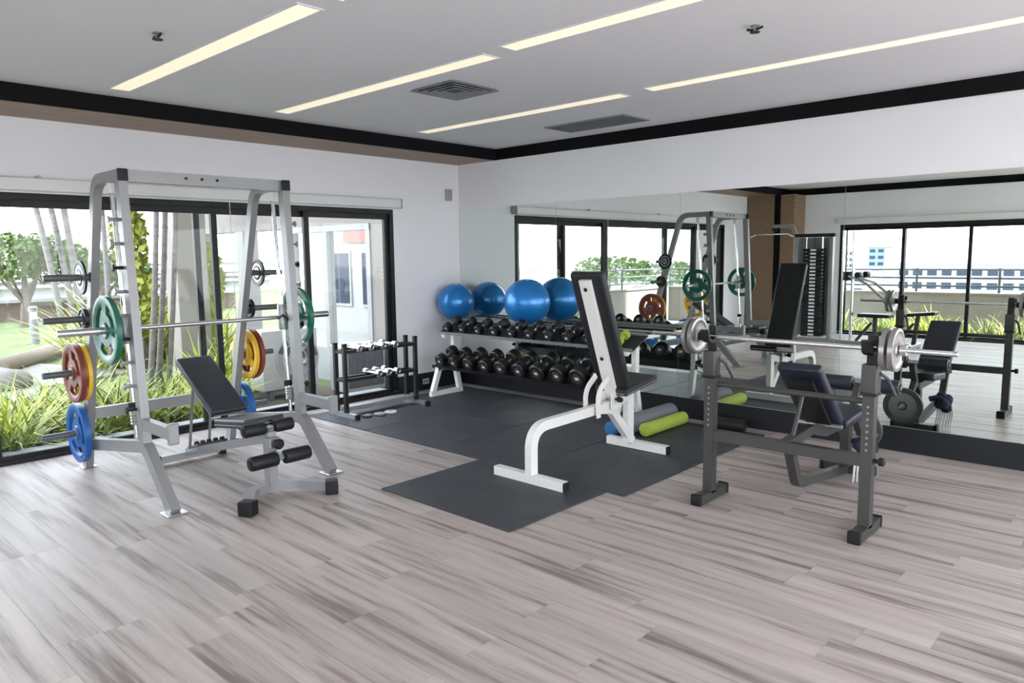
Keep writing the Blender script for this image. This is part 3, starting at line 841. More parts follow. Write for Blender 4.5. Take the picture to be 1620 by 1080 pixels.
wb.part('pull_pin', MB().lathe([(0.010, 0), (0.010, 0.05), (0.022, 0.052), (0.022, 0.08), (0.012, 0.09)], (wx+0.03, -1.63, 0.47), (1,0,0), 12), 'black_plastic')
wb.part('pivot', MB().tube([(wx-0.075, -1.60, 0.47), (wx+0.075, -1.60, 0.47)], 0.022, 12), 'steel')
wb.part('pivot_plate', MB().rbox((wx-0.05, -1.62, 0.46), (0.008, 0.13, 0.13), bev=0.003, seg=1), 'white_coat')
wb.part('pivot_plate', MB().rbox((wx+0.05, -1.62, 0.46), (0.008, 0.13, 0.13), bev=0.003, seg=1), 'white_coat')

# ================================================================== press bench with barbell rack
rk = Thing('press_bench', 'dark grey barbell rack with navy padded press bench facing the mirror', 'weight bench', (5.0, -1.6, 0))
RYP = -2.05
for x_, s in ((4.53, -1), (5.49, 1)):
    up = rk.part('upright', MB().rtube([(x_, RYP, 0.05), (x_, RYP, 0.97)], (1,0,0), 0.062, 0.065), 'dark_metal')
    rk.part('foot', MB().rtube([(x_, -2.215, 0.034), (x_, -1.86, 0.034)], (1,0,0), 0.062, 0.060), 'dark_metal')
    for yy in (-2.217, -1.858):
        rk.part('foot_cap', MB().rbox((x_, yy, 0.036), (0.07, 0.03, 0.07), bev=0.008), 'black_plastic')
    rk.part('collar', MB().rbox((x_, RYP, 0.90), (0.082, 0.085, 0.165), bev=0.01), 'dark_metal')
    rk.part('collar_ring', MB().rbox((x_, RYP, 0.815), (0.088, 0.092, 0.018), bev=0.006), 'black_plastic')
    rk.part('bar_hook', MB().rtube(fillet([(x_, RYP+0.012, 0.97), (x_, RYP+0.012, 1.045), (x_, RYP-0.045, 1.045), (x_, RYP-0.085, 1.062), (x_, RYP-0.10, 1.12)], 0.02, 3), (1,0,0), 0.055, 0.022).rbox((x_, RYP+0.012, 1.085), (0.055, 0.024, 0.11), bev=0.005, seg=1), 'black_metal')
    rk.part('lever', MB().tube([(x_+0.04, RYP+0.02, 0.93), (x_+0.07, RYP+0.05, 0.90), (x_+0.10, RYP+0.10, 0.80)], 0.010, 8), 'dark_metal')
    for i in range(8):
        rk.part('pin_hole', MB().lathe([(0.007, 0), (0.007, 0.0015)], (x_, RYP-0.0325, 0.50+i*0.035), (0,-1,0), 10), 'vent_grey')
    rk.part('lock_knob', MB().lathe([(0.012, 0), (0.012, 0.03), (0.024, 0.032), (0.024, 0.055), (0.015, 0.06)], (x_+0.03, RYP, 0.44), (1,0,0), 12), 'black_plastic')
rk.part('safety_bar', MB().tube([(4.53, RYP+0.03, 0.765), (5.49, RYP+0.03, 0.765)], 0.018, 10), 'dark_metal')
rk.part('cross_beam', MB().rtube([(4.56, RYP, 0.435), (5.46, RYP, 0.435)], (0,1,0), 0.055, 0.065), 'dark_metal')
BX = 5.0
rk.part('spine', MB().rtube(fillet([(BX, RYP+0.02, 0.43), (BX, -1.60, 0.46), (BX, -1.38, 0.40), (BX, -0.86, 0.395)], 0.08, 5), (1,0,0), 0.055, 0.06), 'dark_metal')
rk.part('lower_strut', MB().rtube(fillet([(BX, -1.93, 0.40), (BX, -1.80, 0.145), (BX, -0.93, 0.045)], 0.09, 5), (1,0,0), 0.055, 0.055), 'dark_metal')
rk.part('front_foot', MB().rtube([(BX-0.17, -0.86, 0.034), (BX+0.17, -0.86, 0.034)], (0,0,1), 0.062, 0.06), 'dark_metal')
for x_ in (BX-0.175, BX+0.175):
    rk.part('foot_cap', MB().rbox((x_, -0.86, 0.036), (0.03, 0.07, 0.07), bev=0.008), 'black_plastic')
rk.part('seat_post', MB().rtube([(BX, -0.92, 0.06), (BX, -0.92, 0.41)], (1,0,0), 0.06, 0.07), 'dark_metal')
pad(rk, 'seat', (BX, -1.10, 0.465), (0.27, 0.42, 0.065), rotx(R(5)), 'navy_vinyl', pipe=None)
b3 = math.atan2(0.42, 0.43)
pad(rk, 'backrest', (BX, -1.61, 0.69), (0.27, 0.60, 0.062), rotx(-math.atan2(0.42, 0.44)), 'navy_vinyl', pipe=None)
rk.part('back_carrier', MB().rtube([(BX, -1.44, 0.46), (BX, -1.80, 0.80)], (1,0,0), 0.16, 0.025), 'black_metal')
rk.part('carrier_bar', MB().tube([(BX-0.15, -1.455, 0.465), (BX+0.15, -1.455, 0.465)], 0.014, 10), 'steel')
rk.part('back_prop', MB().tube([(BX, -1.74, 0.72), (BX, -1.90, 0.44)], 0.014, 8), 'dark_metal')
# leg developer
rk.part('developer_arm', MB().rtube([(BX, -0.84, 0.40), (BX, -0.70, 0.63)], (1,0,0), 0.045, 0.05).rtube([(BX, -0.80, 0.45), (BX, -0.60, 0.24)], (1,0,0), 0.045, 0.05), 'dark_metal')
rk.part('roller_axle', MB().tube([(BX-0.27, -0.70, 0.63), (BX+0.29, -0.70, 0.63)], 0.012, 10).tube([(BX-0.12, -0.60, 0.245), (BX+0.12, -0.60, 0.245)], 0.012, 10), 'steel')
roller(rk, (BX-0.15, -0.70, 0.63), (1,0,0), 0.225, 0.055, 'navy_vinyl')
roller(rk, (BX+0.17, -0.70, 0.63), (1,0,0), 0.225, 0.055, 'navy_vinyl')
rk.part('weight_post', MB().tube([(BX-0.02, -0.64, 0.265), (BX-0.02, -0.48, 0.265)], 0.0125, 10), 'steel')
t = plate((BX-0.02, -0.56, 0.265), 0.158, 0.035, 'plate_charcoal', 'charcoal weight plate with silver centre on the leg lever by the mirror', holes=False, bore=0.0135, hub=0.03, face='plate_silver')

# barbell
BZ = 1.072; BYY = RYP-0.03
bb = Thing('barbell', 'chrome barbell resting on the dark grey press rack', 'barbell', (BX, BYY, BZ))
bb.part('shaft', MB().tube([(4.12, BYY, BZ), (5.90, BYY, BZ)], 0.0135, 14), 'chrome')
for x_, s in ((4.12, 1), (5.90, -1)):
    bb.part('grip_tip', MB().lathe([(0.012, 0), (0.015, 0.004), (0.015, 0.02)], (x_-s*0.008, BYY, BZ), (s,0,0), 12), 'steel')
for x_, s in ((4.475, -1), (5.545, 1)):
    bb.part('inner_collar', MB().lathe([(0.0135, -0.02), (0.028, -0.018), (0.028, 0.012), (0.0135, 0.013)], (x_, BYY, BZ), (s,0,0), 16), 'black_metal')
    c_ = bb.part('outer_collar', MB().lathe([(0.0135, 0.092), (0.03, 0.094), (0.03, 0.125), (0.0135, 0.127)], (x_, BYY, BZ), (s,0,0), 16), 'steel')
    bb.part('collar_screw', MB().tube([(x_+s*0.108, BYY, BZ), (x_+s*0.108, BYY, BZ-0.055)], 0.006, 8), 'black_metal', parent=c_)
lab = {(-1, 0): 'inner silver barbell plate at the left end of the press rack', (-1, 1): 'outer silver barbell plate at the left end of the press rack',
       (1, 0): 'inner silver barbell plate at the right end of the press rack', (1, 1): 'outer silver barbell plate at the right end of the press rack'}
for s in (-1, 1):
    for k in (0, 1):
        x_ = (4.475 if s < 0 else 5.545)+s*(0.03+k*0.042)
        plate((x_, BYY, BZ), 0.117, 0.030, 'plate_silver', lab[(s, k)], holes=False, hubmat='black_metal', axis='x', bore=0.0145, hub=0.034)

# bundle under the seat
bn = Thing('cloth_bundle', 'dark navy bundle with white fringe ends under the press bench seat', 'bundle', (5.16, -0.98, 0))
rnd = random.Random(3)
m = MB()
for k in range(7):
    m.sphere((5.18+rnd.uniform(-.05, .05), -1.05+rnd.uniform(-.07, .07), 0.24+rnd.uniform(-.05, .05)), rnd.uniform(0.035, 0.055), 14, 9)
m.tube([(5.08, -1.0, 0.27), (5.13, -1.03, 0.285), (5.22, -1.06, 0.27)], 0.025, 10)
bn.part('bundle', m, 'navy_cloth')
for k in range(7):
    x_ = 5.12+k*0.020
    bn.part('fringe', MB().tube([(x_, -1.07+0.015*math.sin(k*2), 0.24), (x_+0.008, -1.11, 0.13), (x_-0.006, -1.09+0.02*math.sin(k), 0.004)], [0.009, 0.008, 0.006], 6), 'white_cloth')

# ================================================================== dumbbell rack
dr = Thing('dumbbell_rack', 'white two-tier dumbbell rack along the mirror in the corner', 'rack', (1.7, -0.6, MZ))
TL = R(24)
for x_ in (0.47, 2.97):
    fr_ = dr.part('side_frame', MB().rtube([(x_, -0.935, MZ+0.028), (x_, -0.455, MZ+0.028)], (1,0,0), 0.05, 0.05)
                 .rtube([(x_, -0.90, MZ+0.05), (x_, -0.80, 0.325)], (1,0,0), 0.05, 0.055)
                 .rtube([(x_, -0.49, MZ+0.05), (x_, -0.56, 0.40)], (1,0,0), 0.05, 0.055)
                 .rtube([(x_, -0.83, 0.315), (x_, -0.53, 0.42)], (1,0,0), 0.05, 0.045), 'white_coat')
    dr.part('upper_post', MB().rtube([(x_, -0.56, 0.39), (x_, -0.56, 0.76)], (1,0,0), 0.05, 0.055).rtube([(x_, -0.73, 0.685), (x_, -0.46, 0.805)], (1,0,0), 0.05, 0.04), 'white_coat')
    dr.part('ball_arm', MB().rtube([(x_, -0.48, 0.790), (x_, -0.40, 0.812), (x_, -0.165, 0.812)], (1,0,0), 0.035, 0.03), 'white_coat')
def tray(name, yc, zc, dep, lip, m):
    c = Vector((1.72, yc, zc))
    rr = rotx(TL)
    o = dr.part(name, MB().rbox(c, (2.66, dep, 0.012), rr, bev=0), 'black_metal', smooth=False)
    dr.part('tray_lip', MB().rbox(c+rr @ Vector((0, -dep/2-0.005, 0.006)), (2.66, 0.010, 0.034), rr, bev=0), m, parent=o, smooth=False)
    dr.part('tray_lip', MB().rbox(c+rr @ Vector((0, dep/2+0.005, 0.006)), (2.66, 0.010, 0.034), rr, bev=0), m, parent=o, smooth=False)
tray('lower_tray', -0.685, 0.400, 0.30, 0.02, 'black_metal')
tray('upper_tray', -0.600, 0.775, 0.27, 0.02, 'silver_coat')
for yy in (-0.40, -0.175):
    dr.part('ball_rail', MB().tube([(0.10, yy, 0.84), (2.97, yy, 0.84)], 0.012, 10), 'dull_steel')
def dumbbell_proto(name, L, r, hl, headm, discm, handm, n=20):
    """axis along local y, resting point at the lowest line of the heads"""
    t = Thing(name)
    t.part('handle', MB().lathe([(0.0125, -L/2+hl*0.6), (0.0125, -0.05), (0.0165, 0), (0.0125, 0.05), (0.0125, L/2-hl*0.6)], (0,0,r), (0,1,0), 10), handm)
    for s in (-1, 1):
        e = r*0.14
        h = t.part('head', MB().lathe([(0.016, -hl/2), (r-e, -hl/2), (r, -hl/2+e), (r, hl/2-e), (r-e, hl/2), (r*0.6, hl/2+0.001), (r*0.56, hl/2-0.006)], (0, s*(L/2-hl/2), r), (0, s, 0), n), headm)
        if discm:
            t.part('end_disc', MB().lathe([(r*0.55, 0), (r*0.55, 0.004), (r*0.5, 0.005)], (0, s*(L/2-0.007), r), (0, s, 0), n), discm, parent=h)
            t.part('number_mark', MB().box((-r*0.22, s*(L/2-0.003), r*0.85), (r*0.22, s*(L/2-0.001), r*1.15)), 'white_cloth', parent=h, smooth=False)
    return t.o
protos = {}
def place_db(key, args, loc, rot, label, group):
    if key not in protos:
        protos[key] = dumbbell_proto(*args); o = protos[key]
    else:
        o = copy_tree(protos[key])
    o.location = loc; o.rotation_euler = rot
    tag(o, label, 'dumbbell', group)
ORD = ['first', 'second', 'third', 'fourth', 'fifth', 'sixth', 'seventh', 'eighth', 'ninth', 'tenth']
rr = rotx(TL)
low_x = [0.53, 0.76, 1.00, 1.25, 1.50, 1.755, 2.01, 2.27, 2.53, 2.79]
for i, x_ in enumerate(low_x):
    key = 'low%d' % (i//2)
    r = 0.070+(i//2)*0.0075; L = 0.275+(i//2)*0.012
    p = Vector((x_, -0.685, 0.400)) + rr @ Vector((0, -0.012, 0.0075))
    place_db(key, ('dumbbell', L, r, L*0.34, 'black_rubber_head', 'head_disc', 'steel'), p, (TL, 0, 0),
             '%s black rubber dumbbell from the wall on the lower shelf' % ORD[i], 'dumbbells on the lower shelf')
for i in range(9):
    x_ = 0.53+i*0.252
    r = 0.054+(i//3)*0.004; L = 0.235+(i//3)*0.006
    p = Vector((x_, -0.600, 0.775)) + rr @ Vector((0, -0.010, 0.0075))
    place_db('up%d' % (i//3), ('dumbbell', L, r, L*0.33, 'black_rubber_head', 'head_disc', 'chrome'), p, (TL, 0, 0),
             '%s small black dumbbell from the wall on the upper shelf' % ORD[i], 'dumbbells on the upper shelf')
# exercise balls on the ball rails
def ball(x, r, label):
    z = 0.84+math.sqrt((r+0.012)**2-0.1125**2)
    y = -0.2875
    t = Thing('exercise_ball', label, 'exercise ball', (x, y, z-r), 'blue exercise balls')
    prof = []
    nv = 96
    for i in range(nv+1):
        a = math.pi*i/nv
        rad = r*(1-0.0022*(1 if (i % 6 == 0 and 16 < i < 80) else 0))
        prof.append((max(1e-4, rad*math.sin(a)), -rad*math.cos(a)))
    t.part('skin', MB().lathe(prof, (x, y, z), (0.25, -0.2, 1), 48), 'ball_blue')
    ax = Vector((0.25, -0.2, 1)).normalized()
    t.part('valve_plug', MB().lathe([(0.012, r*0.999), (0.012, r+0.002), (0.006, r+0.003)], (x, y, z), ax, 10), 'white_coat')
ball(0.222, 0.224, 'smaller blue exercise ball nearest the corner above the dumbbells')
ball(1.375, 0.257, 'larger blue exercise ball above the middle of the dumbbell rack')

# lime hand weight lying behind the rack's end
o = dumbbell_proto('hand_weight', 0.17, 0.045, 0.055, 'roll_lime', None, 'roll_lime', 12)
o.location = Vector((2.87, -0.600, 0.775)) + rr @ Vector((0, -0.008, 0.0075)); o.rotation_euler = (TL, 0, 0)
tag(o, 'lime green hand weight at the right end of the upper dumbbell shelf', 'dumbbell')

# ================================================================== small rack with chrome dumbbells
sr = Thing('hand_weight_rack', 'small black rack with chrome dumbbells in front of the window', 'rack', (0.55, -1.72, MZ))
for y_ in (-2.17, -1.27):
    for x_ in (0.46, 0.62):
        sr.part('post', MB().rtube([(x_, y_, MZ+0.04), (x_, y_, 0.725)], (1,0,0), 0.035, 0.04), 'black_metal')
        sr.part('post_cap', MB().rbox((x_, y_, 0.735), (0.042, 0.046, 0.025), bev=0.008), 'black_plastic')
    sr.part('foot', MB().rtube([(0.36, y_, MZ+0.022), (0.80, y_, MZ+0.022)], (0,1,0), 0.045, 0.042), 'dull_steel')
    for x_ in (0.355, 0.805):
        sr.part('foot_cap', MB().rbox((x_, y_, MZ+0.024), (0.03, 0.052, 0.048), bev=0.006), 'black_plastic')
    for z_ in (0.375, 0.66):
        sr.part('post_tie', MB().rtube([(0.46, y_, z_), (0.62, y_, z_)], (0,1,0), 0.03, 0.03), 'black_metal')
for z_ in (0.375, 0.66):
    for x_ in (0.475, 0.605):
        sr.part('rail', MB().rtube([(x_, -2.15, z_), (x_, -1.29, z_)], (1,0,0), 0.026, 0.034), 'black_metal')
sr.part('base_beam', MB().rtube([(0.54, -2.15, MZ+0.065), (0.54, -1.29, MZ+0.065)], (1,0,0), 0.09, 0.045), 'silver_coat')
cw = [( -2.02, 0.66, 'leftmost chrome dumbbell on the top rails of the small rack'), (-1.87, 0.66, 'second chrome dumbbell on the top rails of the small rack'),
      (-1.72, 0.66, 'third chrome dumbbell on the top rails of the small rack'), (-1.56, 0.66, 'rightmost chrome dumbbell on the top rails of the small rack'),
      (-1.78, 0.375, 'left chrome dumbbell on the lower rails of the small rack'), (-1.66, 0.375, 'middle chrome dumbbell on the lower rails of the small rack'), (-1.54, 0.375, 'right chrome dumbbell on the lower rails of the small rack')]
for (y_, z_, lb) in cw:
    # heads hang outside the two rails, the handle rests on them
    place_db('chrome', ('hand_weight', 0.27, 0.036, 0.055, 'chrome', None, 'chrome', 16), (0.54, y_, z_+0.017+0.0125-0.036), (0, 0, math.pi/2), lb, 'chrome hand weights')
for k, (x_, y_, r_, lb) in enumerate(((0.77, -2.03, 0.055, 'small dark weight disc lying on the mat beside the small rack foot'), (0.80, -1.90, 0.060, 'middle grey weight disc lying on the mat before the small rack'), (0.80, -1.76, 0.062, 'white weight disc lying on the mat before the small rack'))):
    t = Thing('weight_disc', lb, 'weight plate', (x_, y_, MZ), 'loose weight discs')
    t.part('disc', MB().lathe([(0.013, 0.001), (r_-0.004, 0.001), (r_, 0.005), (r_, 0.016), (r_-0.004, 0.020), (0.013, 0.020)], (x_, y_, MZ), (0,0,1), 24, closed=True), ('plate_charcoal', 'dull_steel', 'white_coat')[k])
    t.part('hub_ring', MB().lathe([(0.0125, 0.0), (0.022, 0.0), (0.022, 0.023), (0.0125, 0.023)], (x_, y_, MZ), (0,0,1), 16, closed=True), 'steel')

# ================================================================== rolls on the mat
def roll(x0, y0, x1, y1, z, r, m, label, name='foam_roller'):
    a = Vector((x0, y0, z)); b = Vector((x1, y1, z)); L = (b-a).length; d = (b-a).normalized()
    t = Thing(name, label, 'roller', ((x0+x1)/2, (y0+y1)/2, z-r), 'rolls on the mat')
    e = 0.01
    t.part('foam', MB().lathe([(r*0.3, 0), (r-e, 0), (r-e*0.3, e*0.3), (r, e), (r, L-e), (r-e*0.3, L-e*0.3), (r-e, L), (r*0.3, L)], a, d, 28), m)
    t.part('core', MB().lathe([(r*0.3, 0.004), (r*0.3, L-0.004)], a, d, 16), m)
roll(3.325, -0.95, 3.325, -0.285, MZ+0.060, 0.060, 'roll_lime', 'lime green foam roller lying on the mat behind the white bench')
roll(3.165, -0.90, 3.165, -0.24, MZ+0.086, 0.086, 'roll_grey', 'grey foam roller lying beside the lime green one')
roll(3.072, -1.11, 3.072, -0.92, MZ+0.062, 0.062, 'roll_blue', 'short blue roller end behind the white bench leg')
roll(3.58, -0.28, 3.92, -0.24, MZ+0.055, 0.055, 'black_foam', 'short black roller lying against the skirting under the mirror')

# ================================================================== cable machine in the far corner (seen in the mirror)
cm = Thing('cable_machine', 'cable machine with weight stack, lat bar and padded arms seen in the mirror', 'cable machine', (2.2, -6.9, 0))
gy = -6.85
cm.part('base_frame', MB().rbox((1.75, gy, 0.04), (0.95, 0.12, 0.07), bev=0.01, seg=1).rbox((2.7, gy, 0.04), (1.5, 0.09, 0.07), bev=0.01, seg=1).rbox((1.45, gy, 0.04), (0.10, 0.75, 0.07), bev=0.01, seg=1).rbox((3.45, gy, 0.04), (0.09, 0.6, 0.07), bev=0.01, seg=1), 'dull_steel')
for x_ in (1.50, 2.10):
    cm.part('tower_post', MB().rtube([(x_, gy, 0.07), (x_, gy, 1.86)], (1,0,0), 0.06, 0.09), 'silver_coat')
cm.part('tower_top', MB().rtube([(1.46, gy, 1.88), (2.16, gy, 1.88)], (0,1,0), 0.09, 0.06), 'black_metal')
for x_ in (1.66, 1.94):
    cm.part('guide_rod', MB().tube([(x_, gy, 0.07), (x_, gy, 1.86)], 0.012, 10), 'chrome')
for i in range(25):
    cm.part('stack_plate', MB().rbox((1.80, gy, 0.135+i*0.062), (0.36, 0.11, 0.056), bev=0.004, seg=1), 'black_metal', smooth=False)
    cm.part('number_tag', MB().box((1.80-0.05, gy+0.0555, 0.120+i*0.062), (1.80+0.05, gy+0.057, 0.152+i*0.062)), 'white_cloth', smooth=False)
cm.part('shroud', MB().rbox((1.80, gy-0.09, 0.98), (0.56, 0.012, 1.72), bev=0), 'vent_grey', smooth=False)
cm.part('lat_arm', MB().rtube(fillet([(1.50, gy, 1.80), (1.40, gy, 2.06), (1.05, gy, 2.06)], 0.08, 4), (0,1,0), 0.06, 0.06), 'silver_coat')
cm.part('pulley', MB().lathe([(0.05, -0.012), (0.042, 0), (0.05, 0.012)], (1.08, gy, 2.02), (0,1,0), 18), 'black_plastic')
cm.part('cable', MB().tube([(1.03, gy, 2.02), (1.03, gy, 1.92)], 0.005, 6).tube([(1.80, gy, 1.86), (1.80, gy, 1.66)], 0.005, 6), 'black_plastic')
cm.part('lat_bar', MB().tube(fillet([(0.62, gy+0.02, 1.87), (0.74, gy+0.02, 1.92), (1.32, gy+0.02, 1.92), (1.42, gy+0.02, 1.87)], 0.05, 4), 0.0135, 10), 'chrome')
for x_ in (2.30, 2.46):
    cm.part('column', MB().tube([(x_, gy, 0.06), (x_, gy, 1.95)], 0.028, 12), 'chrome')
cm.part('column_sleeve', MB().tube([(2.38, gy, 1.10), (2.38, gy, 1.25)], 0.075, 14), 'black_metal')
for s in (-1, 1):
    cm.part('press_arm', MB().tube(fillet([(2.42, gy+s*0.06, 1.18), (2.75, gy+s*0.22, 1.06), (3.05, gy+s*0.26, 0.80)], 0.08, 4), 0.022, 10), 'dull_steel')
    cm.part('hand_grip', MB().tube([(3.05, gy+s*0.26, 0.80), (3.13, gy+s*0.36, 0.80)], 0.026, 10), 'black_foam')
    roller(cm, (2.62, gy+s*0.20, 1.20), (0, 1, 0), 0.16, 0.05)
pad(cm, 'seat', (2.85, gy, 0.52), (0.50, 0.30, 0.06), None, 'black_vinyl', pipe=None)
pad(cm, 'arm_pad', (3.52, gy, 0.57), (0.50, 0.26, 0.055), roty(R(-6)), 'black_vinyl', pipe=None)
cm.part('seat_post', MB().rtube([(2.85, gy, 0.07), (2.85, gy, 0.49)], (0,1,0), 0.06, 0.06).rtube([(3.45, gy, 0.07), (3.50, gy, 0.54)], (0,1,0), 0.06, 0.06), 'dark_metal')
cm.part('seat_brace', MB().rtube([(2.55, gy, 0.07), (2.80, gy, 0.40)], (0,1,0), 0.04, 0.04).rtube([(3.20, gy, 0.07), (3.44, gy, 0.42)], (0,1,0), 0.04, 0.04), 'dark_metal')

# ================================================================== outside
GZ = -0.12
struct('ground_lawn', MB().box((-45, 30, GZ-0.3), (-0.17, -6.2, GZ)), 'lawn', smooth=False)
struct('ground_terrace', MB().box((-3.4, -6.21, GZ-0.3), (16, -10.6, GZ)).box((XR+0.2, -6.21, GZ-0.3), (16, 4, GZ)), 'concrete', smooth=False)
struct('ground_city', MB().box((-400, 200, -21), (400, -500, -20.5)), 'far_ground', smooth=False)
struct('ground_bed', MB().box((-0.18, -1.0, GZ-0.02), (-2.3, -6.0, GZ+0.03)).box((1.4, YF-0.2, GZ-0.02), (9.4, YF-0.95, GZ+0.05)), 'soil', smooth=False)
struct('ground_path', MB().rbox((-5.9, -3.6, GZ+0.015), (2.6, 2.3, 0.05), rotz(R(20)), bev=0.02).rbox((-3.6, -4.6, GZ+0.012), (2.6, 1.6, 0.05), rotz(R(-15)), bev=0.02), 'concrete')

struct('ground_kerb', MB().box((-0.165, -1.03, GZ), (-0.36, -7.0, 0.035)), 'ext_white', smooth=False)
struct('ground_passage', MB().box((-8.5, -0.62, GZ-0.02), (-0.17, 3.4, GZ+0.012)), 'concrete', smooth=False)
def strip_leaf(m, base, az, length, width, bend, lift, seg=4):
    """one arching blade"""
    d = Vector((math.cos(az), math.sin(az), 0)); sd = Vector((-d.y, d.x, 0))
    vs_ = []; fs_ = []
    for i in range(seg+1):
        t_ = i/seg
        a_ = lift-bend*t_
        if i == 0: p = Vector(base)
        else: p = p + (d*math.cos(a_)+Vector((0, 0, math.sin(a_))))*(length/seg)
        wv = width*(0.55+0.9*t_)*(1-t_**2.2)+0.0015
        vs_ += [p-sd*wv, p+sd*wv]
    for i in range(seg):
        fs_.append((2*i, 2*i+1, 2*i+3, 2*i+2))
    m.add(vs_, fs_)
def clump(seed, n, h, wd, spread, lift=(1.0, 1.5), bend=(0.5, 1.5)):
    r_ = random.Random(seed); m = MB()
    for i in range(n):
        strip_leaf(m, (r_.uniform(-.07, .07)*spread, r_.uniform(-.07, .07)*spread, 0), r_.uniform(0, 6.283), h*r_.uniform(.55, 1.1), wd*r_.uniform(.6, 1.2), r_.uniform(*bend), r_.uniform(*lift))
    return m
grass_protos = [clump(11, 70, 0.75, 0.010, 1.6), clump(12, 60, 0.62, 0.012, 1.8), clump(13, 80, 0.85, 0.009, 1.5)]
shrub_protos = [clump(21, 46, 0.42, 0.032, 1.8, (0.4, 1.4), (0.3, 1.2)), clump(22, 52, 0.48, 0.028, 2.0, (0.3, 1.4), (0.3, 1.2))]
meshes = {}
def put(kind, i, loc, sc, rz_, name, label, cat, group, m):
    k = (kind, i, m)
    if k not in meshes:
        pr = (grass_protos if kind == 'g' else shrub_protos)[i]
        o = pr.build(name, m, smooth=False)
        meshes[k] = o.data
    else:
        o = bpy.data.objects.new(name, meshes[k]); COL.objects.link(o)
    o.location = loc; o.scale = (sc, sc, sc); o.rotation_euler = (0, 0, rz_)
    tag(o, label, cat, group)
rg = random.Random(8)
for k in range(34):
    y_ = -1.35-k*0.105+rg.uniform(-.05, .05); x_ = -0.45-rg.random()*1.5
    if y_ > -2.35 and x_ > -1.75: x_ = -1.9-rg.random()*0.8
    put('g', k % 3, (x_, y_, GZ+0.02), rg.uniform(.75, 1.1), rg.random()*6, 'grass_clump', 'yellow-green ornamental grass clump growing outside the left windows', 'plant', 'grass clumps outside the left windows', 'leaf_yellow' if k % 3 else 'leaf_green')
for k in range(26):
    x_ = 1.6+k*0.30+rg.uniform(-.1, .1); y_ = YF-0.30-rg.random()*0.5
    put('g', k % 3, (x_, y_, GZ+0.04), rg.uniform(.7, .95), rg.random()*6, 'grass_clump', 'ornamental grass clump outside the windows seen in the mirror', 'plant', 'grass clumps seen in the mirror', 'leaf_yellow' if k % 2 else 'leaf_green')
for k in range(30):
    y_ = -3.55-k*0.085+rg.uniform(-.08, .08); x_ = -0.42-rg.random()*1.3
    put('s', k % 2, (x_, y_, GZ+0.02), rg.uniform(.7, 1.15), rg.random()*6, 'leafy_shrub', 'low broad-leaved shrub growing outside the lower left window', 'plant', 'leafy shrubs outside the lower left window', 'leaf_yellow' if k % 2 else 'leaf_green')
for k in range(9):
    x_ = -5.3-rg.random()*1.2; y_ = -2.4+k*0.22
    put('g', k % 3, (x_, y_, GZ), rg.uniform(1.6, 2.4), rg.random()*6, 'tall_grass', 'tall feathery yellow-green plant beyond the garden bed', 'plant', 'tall plants beyond the bed', 'leaf_yellow')

def leaf_cloud(blobs, n, size, seed):
    r_ = random.Random(seed); m = MB()
    tot = sum(b[3]*b[4]*b[5] for b in blobs)
    for b in blobs:
        for i in range(int(n*b[3]*b[4]*b[5]/tot)):
            while True:
                p = Vector((r_.uniform(-1, 1), r_.uniform(-1, 1), r_.uniform(-1, 1)))
                if 0.35 < p.length < 1: break
            c = Vector((b[0]+p.x*b[3], b[1]+p.y*b[4], b[2]+p.z*b[5]))
            u = Vector((r_.gauss(0, 1), r_.gauss(0, 1), r_.gauss(0, 1))).normalized()*size*r_.uniform(.6, 1.2)
            v = u.orthogonal().normalized()*u.length*0.55
            m.add([c-u, c+v, c+u, c-v], [(0, 1, 2, 3)])
    return m
def tree(name, base, height, blobs, label, n, size, seed, m='leaf_tree', group='garden trees'):
    t = Thing(name, label, 'tree', base, group)
    bs = Vector(base); r_ = random.Random(seed)
    t.part('trunk', MB().tube([bs, bs+Vector((0.05, 0.05, height*0.3)), bs+Vector((-.05, .1, height*0.55))], [0.12, 0.09, 0.06], 8), 'bark')
    for k in range(7):
        b = blobs[k % len(blobs)]
        e = Vector((b[0]+r_.uniform(-.5, .5)*b[3], b[1]+r_.uniform(-.5, .5)*b[4], b[2]))
        s0 = bs+Vector((0.03, 0.05, height*r_.uniform(.12, .4)))
        t.part('branch', MB().tube([s0, (s0+e)/2+Vector((0, 0, -.1)), e], [0.05, 0.035, 0.015], 6), 'bark')
    f = t.part('foliage', leaf_cloud(blobs, n, size, seed), m, smooth=False)
    f['kind'] = 'stuff'
tree('frangipani_tree', (-16, -0.9, GZ), 2.6, [(-16, -1.2, 1.7, 1.0, 1.0, .65), (-16.2, 0.1, 1.55, 1.0, .9, .6), (-15.6, -0.5, 1.95, .8, .8, .4)], 'broad low tree with bare lower branches at the far left', 2600, 0.09, 4)
tree('round_tree', (-17, 1.2, GZ), 2.2, [(-17, 1.2, 1.45, .9, .9, .55), (-17, 2.2, 1.2, .8, .8, .5)], 'smaller round tree right of the leaning palm trunks', 1600, 0.09, 6)
tree('garden_shrub', (-6.3, -4.05, GZ), 1.1, [(-6.3, -4.1, 0.55, .55, .5, .5)], 'bushy yellow-green shrub cut by the left edge of the photo', 900, 0.07, 9, 'leaf_yellow')
tree('tall_bamboo', (-5.4, -1.9, GZ), 3.0, [(-5.4, -1.95, 1.9, .4, .25, .5), (-5.3, -1.8, 0.9, .3, .2, .6), (-5.4, -2.0, 2.7, .5, .4, .3)], 'upright yellow-green foliage behind the smith machine', 1300, 0.09, 10, 'leaf_yellow')
tree('hedge_tree', (-6.0, -0.55, GZ), 2.2, [(-6.0, -0.55, 1.2, .3, .35, .75)], 'narrow green shrub beyond the passage opening', 900, 0.08, 12, 'leaf_yellow')
